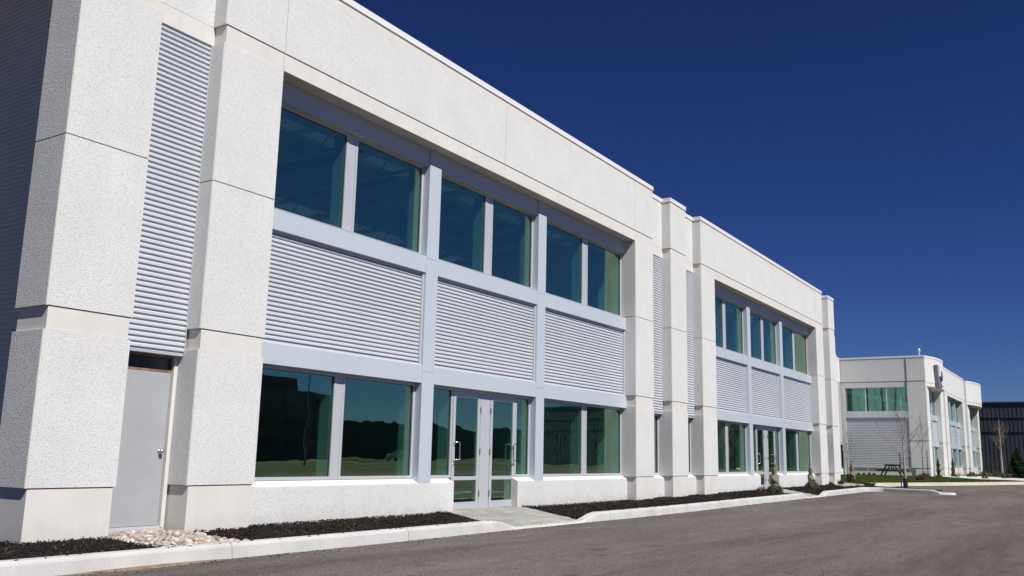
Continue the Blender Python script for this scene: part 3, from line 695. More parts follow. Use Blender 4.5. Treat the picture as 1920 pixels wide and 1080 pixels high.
# corner pier P1 with its deep return
x0, x1 = 5.61, 6.717; D = 0.66
box('base_panel', M['smooth'], near, x0 + .03, x1 - .03, .014, D - .022, ZB, Z1 - .003, bevel=.003)
agg_panel(near, x0, x1, Z1, Z2, 0, D, True, True); box('smooth_band', M['smooth'], near, x0 + .03, x1 - .03, .014, D - .022, Z2 + .002, Z3 - .003, bevel=.003)
agg_panel(near, x0, x1, Z3, ZJ - G, 0, D, True, True); agg_panel(near, x0, x1, ZJ + G, Z4 - .002, 0, D, True, True)
box('pier_core', M['joint'], near, x0 + .055, x1 - .055, .05, D - .055, ZB, Z4)
box('smooth_band', M['smooth'], near, x0 + .03, x1 - .03, .014, D - .022, Z4, Z5 - .003, bevel=.003)
agg_panel(near, x0, x1, Z5, Z6, 0, D, True, True); box('parapet_band', M['smooth'], near, x0, x1, .003, D, Z6 + .001, Z7 - .005); coping(near, x0, x1, 0, D, True, True)
# ribbed side wall in shade
for i, (a, c) in enumerate(((D, 3.4), (3.402, 6.4), (6.402, 9.4), (9.402, 12.4))):
    louver(near, a, c, ZB, 8.3, 6.68, pitch=.0725, axis='y', name='side_corrugated_panel')
P = []
for z in np.arange(0.0, 8.0, .0725 * 3):
    for y in (0.80, 1.25, 1.7, 2.5): P.append((6.676, y + 0.0, z + .047))
P = np.array(P); scatter_mesh('panel_screw', P, np.full((len(P), 3), .006), np.zeros((len(P), 3)), M['flash'], near, shape='octa')
box('added_shade_eave', M['smooth'], near, 5.64, 6.95, D + .004, 25.4, 8.18, 8.42)  # unseen eave, added so the ribbed side wall stays in shade
box('side_backing', M['int_dark'], near, 6.73, 6.95, D, 25.4, ZB, 8.3)
# steel door slot
DX0, DX1 = 6.717, 7.732
gap_bay(near, DX0, DX1, door=True)
dr = MB(); dr.box(6.79, 7.672, .452, .50, -.155, 1.825); door = dr.build('steel_door', M['steel_door'], near, bevel=.003); door['label'] = 'primed grey steel door'
b = MB(); b.tube([(7.605, .452, .79), (7.605, .445, .79)], .034, 16); b.tube([(7.605, .445, .79), (7.605, .415, .79)], .014, 12); b.tube([(7.605, .42, .79), (7.605, .412, .79), (7.605, .392, .79), (7.605, .382, .79)], [.016, .029, .029, .018], 16)
b.build('knob', M['chrome'], door, smooth=True)
b = MB(); b.box(7.676, 7.732, .40, .56, -.2, 2.05); b.box(6.72, 6.786, .40, .56, -.2, 2.05); b.build('door_frame', M['smooth'], near)
b = MB(); b.box(6.786, 7.676, .45, .52, 1.83, 1.862); b.box(6.786, 7.676, .44, .52, 2.02, 2.05); b.build('head_frame', M['rust'], near)
box('transom_panel', M['transom'], near, 6.786, 7.676, .475, .50, 1.862, 2.02)
b = MB(); b.box(6.786, 7.676, .42, .52, -.18, -.158); b.box(6.76, 7.70, .40, .56, -.24, -.18); b.build('threshold', M['frame'], near)
bay_block(near, 8.85, 1.0, (7.732, 8.85), (21.287, 22.416), [8.85, 14.98, 21.25])
gap_bay(near, 22.416, 23.641); pier(near, 23.641, 24.79); gap_bay(near, 24.79, 26.002)
bay_block(near, 27.173, .9815, (26.002, 27.173), (39.377, 40.559), [27.173, 33.3, 39.42], zd=-.155)
gap_bay(near, 40.559, 41.628); pier(near, 41.628, 42.697)
# shell
box('floor_slab', M['int_floor'], near, 6.97, 42.5, .62, 25, -.35, -.215)
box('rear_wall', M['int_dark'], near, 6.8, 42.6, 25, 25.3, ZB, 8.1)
box('end_wall', M['drywall'], near, 42.4, 42.66, .61, 25, ZB, 8.1)
box('party_wall', M['drywall'], near, 24.1, 24.3, .64, 25, -.2, 7.3)
for ya, yb in ((.63, 3.2), (4.2, 8.2), (9.2, 13.2), (14.2, 25.3)): box('roof', M['deck'], near, 6.96, 42.6, ya, yb, 7.55, 7.7)
for ya in (3.2, 8.2, 13.2):  # rooflights added only to brighten the rooms behind the glass
    for i in range(9):
        q = MB(); q.poly([(6.97 + i * 3.93, ya, 7.66), (6.97 + i * 3.93 + 3.9, ya, 7.66), (6.97 + i * 3.93 + 3.9, ya + .55, 7.85), (6.97 + i * 3.93 + 3.9, ya + 1, 7.66), (6.97 + i * 3.93, ya + 1, 7.66), (6.97 + i * 3.93, ya + .55, 7.85)], [(0, 1, 2, 5), (5, 2, 3, 4), (0, 5, 4), (1, 3, 2)]); q.build('added_skylight', M['added_skylight'], near)
for i, x in enumerate(np.arange(7.2, 42, 1.83)):         # open web joists carrying the deck
    b = MB(); x = float(x)
    b.box(x - .04, x + .04, .7, 24.9, 7.42, 7.5); b.box(x - .04, x + .04, .7, 24.9, 6.86, 6.92)
    ys = np.arange(.8, 24.6, .6)
    for k in range(len(ys) - 1):
        za, zb_ = (7.42, 6.92) if k % 2 else (6.92, 7.42); b.tube([(x, float(ys[k]), za), (x, float(ys[k + 1]), zb_)], .018, 4)
    b.build('roof_joist', M['drywall'], near)
for k in range(60):
    y = .9 + k * .4
    if any(a - .2 < y < a + 1.0 for a in (3.2, 8.2, 13.2)): continue
    box('deck_rib', M['deck'], near, 6.97, 42.3, y, y + .18, 7.5, 7.549)

# ================================================================== connecting wing at the back of the court
CX = 68.1
link = empty('connecting_wing', (56, 5.5, 0), 'recessed white link wall between the near and the far office building', 'building')
def lift(fn, par, yoff, *a, **k):
    before = set(bpy.data.objects); fn(par, *a, **k)
    for o in set(bpy.data.objects) - before:
        if o.parent == par: o.location.y += yoff
for a, c in ((43.6, 48.5), (49.5, 54.5), (55.5, 60.5), (61.5, 66.05)): lift(pier, link, 5.42, a, c)
for a, c in ((42.7, 43.6), (48.5, 49.5), (54.5, 55.5), (60.5, 61.5), (66.05, 68.0)): lift(gap_bay, link, 5.42, a, c)
box('rear_mass', M['int_dark'], link, 42.72, 68.0, 6.1, 25, ZB, 8.0)

# ================================================================== far building
far = empty('far_office_building', (84, 5, 0), 'far white precast building with bowed corner parapets and green glass', 'building')
FZ0 = -.15
# left return wall at X = CX facing the court
def side_box(name, m, y0, y1, z0, z1, x=CX, t=.3, bevel=0): return box(name, m, far, x, x + t, y0, y1, z0, z1, bevel=bevel)
def side_agg(y0, y1, z0, z1, name='wall_panel'): side_box(name, M['aggregate'], y0 + .006, y1 - .006, z0 + .005, z1 - .005)
side_agg(.0, 1.20, Z5 - .27, Z6); side_agg(1.24, 8.0, Z5 - .27, Z6)
side_box('parapet_band', M['smooth'], .0, 8.0, Z6, Z7, x=CX + .003); side_box('coping', M['coping'], -.02, 8.0, Z7, Z8, x=CX - .02)
side_box('smooth_band', M['smooth'], .02, 1.2, 6.18, Z5 - .28, x=CX + .02); side_box('smooth_band', M['smooth'], 1.24, 8, 6.12, Z5 - .28, x=CX + .02)
side_agg(.0, 1.22, Z3, 6.18); side_box('smooth_band', M['smooth'], .02, 1.22, Z2, Z3, x=CX + .02); side_agg(.0, 1.22, .55, Z2)
side_box('base_panel', M['smooth'], .02, .965, FZ0, .545, x=CX + .02)
side_box('joint_core', M['joint'], .03, 8, FZ0, Z7, x=CX + .06, t=.2) if False else None
side_box('downpipe', M['flash'], 1.21, 1.235, 6.1, 8.17, x=CX - .03, t=.06)
side_box('downpipe', M['flash'], .96, 1.0, -.05, .5, x=CX - .03, t=.06)
side_box('base_panel', M['smooth'], 1.02, 8, FZ0, .48, x=CX + .04)
side_box('ledge', M['smooth'], 1.02, 8, .48, .50, x=CX - .02)
side_box('fascia_beam', M['beam'], 1.24, 5.42, 3.98, 4.40, x=CX - .01)
louver(far, 1.24, 5.42, .52, 3.97, CX + .06, pitch=.115, depth=.035, axis='y')
for a, c in ((1.25, 2.60), (2.60, 4.02), (4.02, 5.40)):
    b = MB(); fr = .035
    b.box(CX + .06, CX + .2, a, c, 4.41, 4.41 + fr); b.box(CX + .06, CX + .2, a, c, 6.12 - fr, 6.12); b.box(CX + .06, CX + .2, a, a + fr, 4.41 + fr, 6.12 - fr); b.box(CX + .06, CX + .2, c - fr, c, 4.41 + fr, 6.12 - fr)
    f = b.build('window', M['frame'], far); box('pane', M['glass_far'], f, CX + .1, CX + .112, a + fr, c - fr, 4.445, 6.085)
side_box('end_jamb', M['smooth'], 5.42, 5.74, FZ0, 6.12, x=CX - .02, t=.3)
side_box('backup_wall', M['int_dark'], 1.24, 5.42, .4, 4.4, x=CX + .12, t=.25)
# front elevation
def fpier(a, c, left=True, right=True):
    smooth_panel(far, a, c, FZ0, .545, 0, .6, name='base_panel'); agg_panel(far, a, c, .55, Z2, 0, .6, left, right); smooth_panel(far, a, c, Z2, Z3 - .003, 0, .6)
    agg_panel(far, a, c, Z3, ZJ - G, 0, .6, left, right); agg_panel(far, a, c, ZJ + G, 6.17, 0, .6, left, right)
PIERS = [(68.42, 69.3), (74.6, 76.3), (76.9, 78.4), (87.5, 89.0), (90.6, 92.2), (98.3, 99.6)]
for a, c in PIERS: fpier(a, c)
for a, c in ((76.3, 76.9), (89.0, 90.6)):
    box('wall_panel', M['aggregate'], far, a, c, .30, .6, FZ0, Z6); box('parapet_band', M['smooth'], far, a, c, .303, .6, Z6, Z7); coping(far, a, c, .3, .6)
def bow(xa, xb, sag, n=16, back=.62):
    R = (sag ** 2 + ((xb - xa) / 2) ** 2) / (2 * sag); xm = (xa + xb) / 2
    ang = math.asin((xb - xa) / 2 / R); out = []
    for i in range(n + 1):
        t = -ang + 2 * ang * i / n; out.append((xm + R * math.sin(t), -(R * math.cos(t) - (R - sag))))
    return out
def bow_fascia(xa, xb, sag, zsoff):
    def strip(name, m, z0, z1, off, i0=0, i1=16):
        A = bow(xa, xb, sag)[i0:i1 + 1]; poly = [(x, y - off) for x, y in A] + [(A[-1][0], .62), (A[0][0], .62)]
        return MB().prism(poly, z0, z1).build(name, m, far)
    strip('lintel_band', M['smooth'], zsoff, Z4 - .1, -.02)
    for i0, i1 in ((0, 2), (2, 7), (7, 12), (12, 16)): strip('parapet_panel', M['aggregate'], Z4 - .095, Z6, 0, i0, i1)
    strip('parapet_band', M['smooth'], Z6 + .001, Z7, -.003); strip('coping', M['coping'], Z7 + .001, Z8, .02)
bow_fascia(68.42, 75.2, .60, 6.17); bow_fascia(90.6, 99.6, .70, 6.17)
box('parapet_panel', M['aggregate'], far, 75.2, 76.3, 0, .62, 6.17, Z7); coping(far, 75.2, 76.3, 0, .62)
for a, c in ((76.9, 80.8), (80.8, 84.9), (84.9, 89.0)):
    smooth_panel(far, a, c, 6.17, Z4 - .1, -.02, .62, li=False, ri=False, name='lintel_band'); agg_panel(far, a + .004, c - .004, Z4 - .095, Z6, -.02, .62, name='parapet_panel')
    box('parapet_band', M['smooth'], far, a, c, -.017, .62, Z6 + .001, Z7); coping(far, a, c, -.02, .62, a == 76.9, c == 89.0)
def fbay(a, c, cols, door=False):
    xs = [a] + cols + [c]
    for k in cols: box('column_cover', M['beam'], far, k - .17, k + .17, .245, .44, -.05, 6.168)
    for i, (p, q) in enumerate(zip(xs, xs[1:])):
        p2 = p + (.17 if i else 0); q2 = q - (.17 if i < len(xs) - 2 else 0)
        beam(far, p2, q2, 2.09, 2.45); beam(far, p2, q2, 3.98, 4.35); louver(far, p2 + .03, q2 - .03, 2.45, 3.97, .35, pitch=.115, depth=.03)
        m = (p2 + q2) / 2
        for u, v in ((p2, m), (m, q2)):
            window(far, u + .003, v - .003, 4.36, 6.165, glass='glass_far')
            window(far, u + .003, v - .003, .05 if door and i == 0 else .64, 2.088, glass='glass_far')
        if not (door and i == 0):
            b = MB(); b.box(p2, q2, .29, .6, FZ0, .56); b.build('sill_wall', M['smooth'], far, bevel=.01)
    box('backup_wall', M['int_dark'], far, a, c, .44, .62, 2.095, 4.35)
fbay(69.3, 74.6, [71.75], door=True); fbay(78.4, 87.5, [81.4, 84.5]); fbay(92.2, 98.3, [94.6, 96.8])
# pale strips set inside, standing in for mullion reflections in the glass
for a, c in ((69.3, 74.6), (78.4, 87.5), (92.2, 98.3)):
    for k, x in enumerate(np.arange(a + .3, c, .62)): box('reflection_strip', M['drywall'], far, float(x), float(x) + .33, 1.0 + .05 * (k % 3), 1.05 + .05 * (k % 3), .2, 6.1)
for k, y in enumerate(np.arange(1.3, 5.3, .58)): box('reflection_strip', M['drywall'], far, CX + .7 + .06 * (k % 2), CX + .74 + .06 * (k % 2), float(y), float(y) + .34, 4.3, 6.3)
b = MB(); b.poly([(CX + .45, 1.3, 4.8), (CX + .45, 5.4, 5.75), (CX + .45, 5.4, 6.05), (CX + .45, 1.3, 5.1), (CX + .5, 1.3, 4.8), (CX + .5, 5.4, 5.75), (CX + .5, 5.4, 6.05), (CX + .5, 1.3, 5.1)], [(0, 1, 2, 3), (7, 6, 5, 4), (0, 4, 5, 1), (1, 5, 6, 2), (2, 6, 7, 3), (3, 7, 4, 0)])
b.build('stair_stringer', M['drywall'], far)
box('floor_slab', M['int_floor'], far, CX + .3, 99.4, .62, 25, -.1, 0); box('rear_wall', M['int_dark'], far, CX, 99.6, 8.0, 8.3, FZ0, 8)
box('roof', M['deck'], far, CX + .3, 99.5, .63, 25.3, 7.3, 7.5); box('end_wall', M['aggregate'], far, 99.3, 99.6, .61, 25, FZ0, 8.17)
box('end_coping', M['coping'], far, 99.28, 99.62, .62, 25, 8.17, 8.3)

# sign on the bow
sg = empty('wall_sign', (70.2, -.7, 7.0), 'angular mauve and dark emblem sign fixed to the bowed parapet', 'sign')
def plate(name, m, pts, t, y):
    n = len(pts); b = MB(); P = [(x, y - (x - 70) * .10, z) for x, z in pts] + [(x, y + t - (x - 70) * .10, z) for x, z in pts]
    b.poly(P, [tuple(range(n)), tuple(range(n, 2 * n))[::-1]] + [(i, n + i, n + (i + 1) % n, (i + 1) % n) for i in range(n)]); return b.build(name, m, sg)
plate('sign_blade', M['sign_mauve'], [(69.55, 7.74), (69.75, 6.3), (70.25, 6.1), (69.95, 7.0), (69.98, 7.74)], .22, -.66)
plate('white_stroke', M['sign_white'], [(69.95, 7.72), (69.85, 6.95), (70.15, 6.95), (70.30, 7.72)], .2, -.72)
plate('dark_leaf', M['sign_dark'], [(70.28, 7.25), (70.45, 7.38), (70.62, 7.2), (70.68, 6.95), (70.58, 6.65), (70.4, 6.6), (70.28, 6.8)], .2, -.72)
plate('lower_wedge', M['sign_dark'], [(70.0, 6.8), (70.4, 6.5), (70.55, 6.2), (70.25, 6.1)], .2, -.68)

# roof vent at the corner
rv = empty('roof_vent', (CX + .45, .35, 8.3), 'small white capped roof vent on the far building corner', 'roof vent')
b = MB(); b.tube([(CX + .45, .35, 8.25), (CX + .45, .35, 8.62)], .035, 10); b.build('pipe', M['coping'], rv)
b = MB(); b.tube([(CX + .45, .35, 8.58), (CX + .45, .35, 8.72), (CX + .45, .35, 8.82)], [.06, .085, .04], 12); b.build('cap', M['coping'], rv)

# ================================================================== dark warehouse on the right
wh = empty('dark_warehouse', (115, -15, 0), 'dark blue grey ribbed metal warehouse at the right edge', 'building')
box('wall', M['dark_siding'], wh, 115, 140, -60, 30, -.5, 7.72)
b = MB()
for y in np.arange(-59.5, 29.5, .42): y = float(y); b.box(114.97, 115, y, y + .10, -.3, 7.6)
o = b.build('siding_rib', M['dark_siding'], wh); o['kind'] = 'stuff'
for z in (6.05, 4.45): box('seam_strip', M['gasket'], wh, 114.92, 115, -60, 30, z, z + .05)
box('roof_edge', M['dark_siding'], wh, 114.85, 140, -60, 30, 7.72, 7.86)

# ================================================================== lawn, kerb, walk
SWP = [(70.2, -.1), (77, -.1), (76.6, -1.7), (71.6, -4.2), (68.8, -5.45), (64, -7.9), (59.6, -7.0), (61.4, -5.0), (61.6, -3.6), (64.6, -1.9)]
LK = [(45.2, -.75), (48.5, -2.2), (52.5, -3.9), (57.3, -5.75), (66, -9.3), (80, -15.0), (112, -28.0)]
def lz(x, y): return -.10 + .09 * min(1, max(0, (x - 44) / 20))
pts = [(43.3, 5.5), (43.3, -.35)] + LK + [(114.9, -28), (114.9, 25), (100.3, 25), (100.3, .0), (68.2, 0.0), (68.2, 5.5)]
bm = bmesh.new(); f = bm.faces.new([bm.verts.new((x, y, lz(x, y) )) for x, y in pts]); bmesh.ops.triangulate(bm, faces=[f])
me = bpy.data.meshes.new('lawn'); bm.to_mesh(me); bm.free(); me.materials.append(M['grass']); lawn = bpy.data.objects.new('lawn', me); COL.objects.link(lawn)
tag(lawn, 'green lawn in the court and beside the far building', kind='structure')
strip = [(43.5, 5), (43.5, -.3)] + [(x, y + .12) for x, y in LK[:5]] + [(72, -4.5), (80, -3), (90, -2), (68, -.3), (68, 5)]
P = sample_poly(strip, 46000); P = P[~(in_poly(P[:, 0], P[:, 1] , SWP) | in_poly(P[:, 0] + 1.2, P[:, 1] + .19, SWP) | in_poly(P[:, 0] + 2.2, P[:, 1] + .35, SWP))]; n = len(P); P3 = np.column_stack([P, np.array([lz(x, y) for x, y in P])])
o = scatter_mesh('grass_tuft', P3, np.column_stack([rng.uniform(.010, .022, n), rng.uniform(.010, .022, n), rng.uniform(.010, .024, n)]), np.column_stack([rng.normal(0, .3, n), rng.normal(0, .3, n), rng.uniform(0, 6.28, n)]), M['blade'], shape='blade')
tag(o, 'short grass blades of the court lawn', 'grass')
lk = empty('lawn_kerb', (52, -3.9, -.2)); tag(lk, 'dusty beige kerb along the edge of the court lawn', kind='structure')
fine = []
for (xa, ya), (xb, yb) in zip(LK, LK[1:]):
    nn = max(2, int(math.hypot(xb - xa, yb - ya) / .8)); dx, dy = xb - xa, yb - ya; l = math.hypot(dx, dy)
    for i in range(nn): t = i / nn; x = xa + dx * t; fine.append((x, ya + dy * t, -dy / l, dx / l, -.35 + zr(x) + .15, -.35 + zr(x), .3))
kerb_run(fine, lk, M['kerb_dust'], joints=3.2)
swp = SWP
bm = bmesh.new(); f = bm.faces.new([bm.verts.new((x, y, lz(x, y) + .03)) for x, y in swp]); bmesh.ops.triangulate(bm, faces=[f])
me = bpy.data.meshes.new('sidewalk'); bm.to_mesh(me); bm.free(); me.materials.append(M['sidewalk']); o = bpy.data.objects.new('sidewalk', me); COL.objects.link(o)
tag(o, 'pale concrete sidewalk crossing the lawn to the far doors', kind='structure')

# ================================================================== plants
def twigs(b, p, d, L, r, depth, spread=.55, k=5):
    n = 4; pts = [Vector(p)]; dd = Vector(d).normalized(); rad = [r]
    for i in range(n):
        dd = (dd + Vector((random.gauss(0, .07), random.gauss(0, .07), .06))).normalized(); pts.append(pts[-1] + dd * L / n); rad.append(r * (1 - .6 * (i + 1) / n))
    b.tube(pts, rad, k, caps=False)
    if depth > 0:
        for j in range(random.choice((2, 3, 3, 4))):
            t = random.uniform(.25, .95); q = pts[min(int(t * n), n - 1)].lerp(pts[min(int(t * n) + 1, n)], t * n % 1)
            ax = dd.orthogonal().normalized(); ax.rotate(Matrix.Rotation(random.uniform(0, 6.28), 3, dd))
            twigs(b, q, dd + ax * random.uniform(.5, 1.0) * spread * 1.6, L * random.uniform(.4, .62), r * .42, depth - 1, spread, 4)
def sapling(loc, label, h, trunk_r, limbs, stake_off, fork, group, guard=.40):
    t = empty('sapling', loc, label, 'tree', group); top = Vector((random.uniform(-.08, .08), random.uniform(-.08, .08), h * .62))
    b = MB(); b.local = True; tp = [(0, 0, -.05), (.01, 0, fork * .5), (.0, .01, fork), (top.x * .5, top.y * .5, (fork + h * .62) / 2), top, (top.x * 1.3, top.y, h)]
    b.tube(tp, [trunk_r * 1.15, trunk_r, trunk_r * .9, trunk_r * .62, trunk_r * .42, trunk_r * .12], 8); b.build('trunk', M['bark'], t, smooth=True)
    b = MB(); b.local = True
    for (ang, el, z, L) in limbs:
        a = math.radians(ang); e = math.radians(el)
        twigs(b, (0, 0, z), (math.cos(a) * math.cos(e), math.sin(a) * math.cos(e), math.sin(e)), L, trunk_r * .30, 2)
    b.build('crown', M['twig'], t)
    b = MB(); b.local = True; b.tube([(0, 0, -.05), (0, 0, guard)], trunk_r * 1.9, 10); b.build('trunk_guard', M['guard'], t)
    b = MB(); b.local = True; b.tube([(stake_off[0], stake_off[1], -.1), (stake_off[0], stake_off[1], fork + .35)], .022, 6); b.build('stake', M['stake'], t)
    b = MB(); b.local = True; b.tube([(stake_off[0], stake_off[1], fork - .05), (0, 0, fork - .05)], .012, 5); b.build('tie', M['guard'], t)
    return t
sapling((39.7, -3.2, -.10), 'largest bare sapling with wide low limbs on the kerbed mulch spit', 3.7, .048,
        [(123, 54, 1.0, 1.9), (-57, 50, 1.02, 1.5), (-50, 44, 1.75, 1.15), (-66, 58, 1.35, 1.2), (110, 62, 2.0, .9), (140, 66, 2.3, .8), (-40, 62, 2.2, .8), (30, 60, 1.7, .8), (-140, 62, 1.9, .8), (-90, 70, 2.4, .7)], (-.20, .12), 1.0, 'young bare trees', .34)
sapling((48.3, .95, -.09), 'slim bare sapling beside the near building end pier', 2.6, .035,
        [(a, 58, z, L) for a, z, L in ((0, 1.3, .8), (120, 1.35, .8), (240, 1.4, .75), (60, 1.6, .65), (180, 1.7, .6), (300, 1.8, .55), (20, 2.0, .45), (200, 2.1, .4))], (-.22, .16), 1.15, 'young bare trees', .34)
sapling((56.9, -1.25, -.05), 'tall thin bare sapling before the far building corner pilaster', 4.1, .045,
        [(a, 62, z, L) for a, z, L in ((-30, 1.5, 1.1), (120, 1.6, 1.1), (230, 1.9, .9), (60, 2.2, .8), (180, 2.5, .7), (300, 2.7, .7), (20, 3.0, .5), (200, 3.2, .45))], (.10, -.22), 1.3, 'young bare trees', .36)
sapling((68.3, -4.3, -.03), 'bare sapling with a dense upright crown against the dark warehouse', 3.9, .055,
        [(a, 60, z, L) for a, z, L in ((0, 1.7, 1.1), (70, 1.8, 1.1), (140, 1.85, 1.1), (210, 2.0, 1.0), (280, 2.1, 1.0), (330, 2.3, .9), (100, 2.4, .9), (180, 2.6, .7), (250, 2.7, .7), (30, 2.9, .6), (120, 3.0, .5), (300, 3.1, .5))], (.22, -.1), 1.5, 'young bare trees', .36)

def leafball(n, rx, rz, zc, size, cone=False):
    u = rng.normal(0, 1, (n, 3)); u /= np.linalg.norm(u, axis=1)[:, None]; r = rng.uniform(.35, 1.0, n) ** .5
    P = u * r[:, None] * np.array([rx, rx, rz]); P[:, 2] = np.abs(P[:, 2]) if not cone else P[:, 2]; P[:, 2] += zc
    return P, np.column_stack([rng.uniform(.4, 1.0, n) * size, rng.uniform(1, 2.6, n) * size, np.ones(n)]), rng.uniform(0, 6.28, (n, 3))
def wrapped_shrub(loc, label, h, lean, skirt):
    t = empty('wrapped_juniper', loc, label, 'shrub', 'burlap wrapped junipers'); b = MB(); b.local = True
    k, m_ = 14, 26; pts = []; ph = random.uniform(0, 6)
    for i in range(m_):
        u = i / (m_ - 1); z = .10 + u * (h - .1); r = .125 * (1 - u) ** .6 * (1 + .13 * math.sin(u * 17 + ph)) + .012
        ox, oy = lean[0] * u + .018 * math.sin(u * 9 + ph), lean[1] * u + .018 * math.cos(u * 9 + ph)
        for j in range(k):
            a = 2 * math.pi * j / k; rr = r * (1 + .14 * math.sin(2 * a + u * 22) + .12 * random.uniform(-1, 1)); pts.append((ox + rr * math.cos(a), oy + rr * math.sin(a), z))
    b.poly(pts, [(i * k + j, i * k + (j + 1) % k, (i + 1) * k + (j + 1) % k, (i + 1) * k + j) for i in range(m_ - 1) for j in range(k)])
    b.build('wrap', M['burlap'], t, smooth=True)
    P, S, R = leafball(3200, skirt, skirt * .9, 0.0, .009); P += rng.normal(0, .03, P.shape)
    P = np.concatenate([P, np.column_stack([rng.normal(lean[0], .022, 160), rng.normal(lean[1], .022, 160), rng.uniform(h - .2, h + .10, 160)])]); n = len(P)
    S = np.concatenate([S, S[:160] * .8]); R = np.concatenate([R, R[:160]])
    o = scatter_mesh('foliage', P + np.array(loc), S, R, M['needle'], t, kind=None, shape='quad')
wrapped_shrub((30.6, -.68, mz(30.6)), 'burlap wrapped juniper standing at the farther glass doors, tallest of three', 1.02, (.03, 0), .25)
wrapped_shrub((36.0, -.48, mz(36)), 'burlap wrapped juniper before the sill wall, left of the end pier', .84, (-.10, .04), .24)
wrapped_shrub((45.5, .10, -.1), 'burlap wrapped juniper on the lawn just past the near building end', .92, (-.08, .05), .24)
def twig_shrub(loc, label, h, n=260, r=.25, cat='shrub', name='bare_shrub', leaf='redtwig'):
    t = empty(name, loc, label, cat, 'small dormant shrubs'); b = MB(); b.local = True
    for i in range(9):
        a = random.uniform(0, 6.28); twigs(b, (0, 0, 0), (math.cos(a) * .6, math.sin(a) * .6, 1), h * random.uniform(.6, 1), .008, 1, .5, 3)
    b.build('stems', M['twig'], t)
    P, S, R = leafball(n, r, h * .75, 0, .022); scatter_mesh('leaves', P + np.array(loc), S, R, M[leaf], t, kind=None, shape='quad')
SH = [((29.0, -.75, mz(29)), 'small red twig shrub left of the tallest wrapped juniper', .30, 40, .15),
      ((35.5, -.6, mz(35)), 'wispy bare shrub just left of the middle wrapped juniper', .55, 30, .2),
      ((38.4, -.6, mz(38)), 'little brown shrub before the end pier, nearer of two', .26, 120, .13),
      ((39.6, -.7, mz(39)), 'little brown shrub before the end pier, farther of two', .34, 120, .13),
      ((66.5, 4.4, -.05), 'tiny dark shrub under the ribbed court wall, farthest left', .26, 120, .10),
      ((66.5, 4.05, -.05), 'tiny dark shrub under the ribbed court wall, left of the orange lath', .26, 120, .10),
      ((66.4, 3.65, -.05), 'tiny dark shrub under the ribbed court wall, just right of the orange lath', .28, 140, .12),
      ((66.4, 3.35, -.05), 'tiny dark shrub under the ribbed court wall, nearest the picnic table', .28, 140, .12),
      ((54.5, -1.5, -.04), 'brown shrub at the foot of the tall thin sapling', .42, 300, .3),
      ((57.9, -1.25, -.03), 'brown shrub in front of the far entrance', .42, 300, .32),
      ((65.4, -2.0, -.02), 'wispy twig shrub between the two cedars and the second far pier', .5, 40, .18),
      ((71.5, -2.1, -.02), 'low brown shrub before the middle glazed bay', .5, 320, .34),
      ((78.4, -2.2, -.02), 'brown shrub before the third pair of far piers', .55, 320, .34),
      ((84.0, -2.6, -.02), 'brown shrub at the end pier of the far building', .6, 320, .34),
      ((64.5, -3.6, -.03), 'red brown shrub left of the last sapling', .55, 200, .2),
      ((69.6, -4.55, -.02), 'small brown shrub at the foot of the last sapling', .45, 200, .22)]
for s_ in SH: twig_shrub(*s_)
def thin_conifer(loc, label, h):
    t = empty('young_cedar', loc, label, 'shrub', 'slender cedars by the far entrance'); b = MB(); b.local = True
    b.tube([(0, 0, 0), (0, 0, h * .9)], [.03, .01], 6); b.build('trunk', M['bark'], t)
    n = 900; z = rng.uniform(0, 1, n) ** 1.2; r = .16 * (1 - z) ** .6 * (1 + .35 * np.sin(z * 20)) * rng.uniform(.3, 1, n); a = rng.uniform(0, 6.28, n)
    P = np.column_stack([r * np.cos(a), r * np.sin(a), z * h]); S = np.column_stack([rng.uniform(.012, .024, n), rng.uniform(.02, .04, n), np.ones(n)])
    scatter_mesh('foliage', P + np.array(loc), S, rng.uniform(0, 6.28, (n, 3)), M['needle'], t, kind=None, shape='quad')
thin_conifer((64.3, -1.0, -.02), 'slender cedar right of the far entrance door', 1.2); thin_conifer((69.4, -1.2, -.01), 'slender cedar left of the middle glazed bay', 1.25)

sp = empty('spruce_tree', (75.5, -4.7, -.10), 'dark green spruce in front of the warehouse at the right edge', 'tree')
b = MB(); b.local = True; b.tube([(0, 0, -.1), (0, 0, 2.0)], [.08, .02], 8); b.build('trunk', M['bark'], sp)
n = 9000; z = rng.uniform(0, 1, n) ** 1.35; lay = .78 + .22 * np.abs(np.sin(z * 30)); r = .85 * (1 - z) ** .85 * lay * rng.uniform(.35, 1, n) ** .5; a = rng.uniform(0, 6.28, n); r *= 1 + .18 * np.sin(a * 5 + z * 9)
P = np.column_stack([r * np.cos(a), r * np.sin(a), .08 + z * 2.1 - r * .12]); S = np.column_stack([rng.uniform(.015, .035, n), rng.uniform(.03, .07, n), np.ones(n)])
scatter_mesh('crown', P + np.array(sp.location), S, rng.uniform(0, 6.28, (n, 3)), M['conifer'], sp, kind=None, shape='quad')

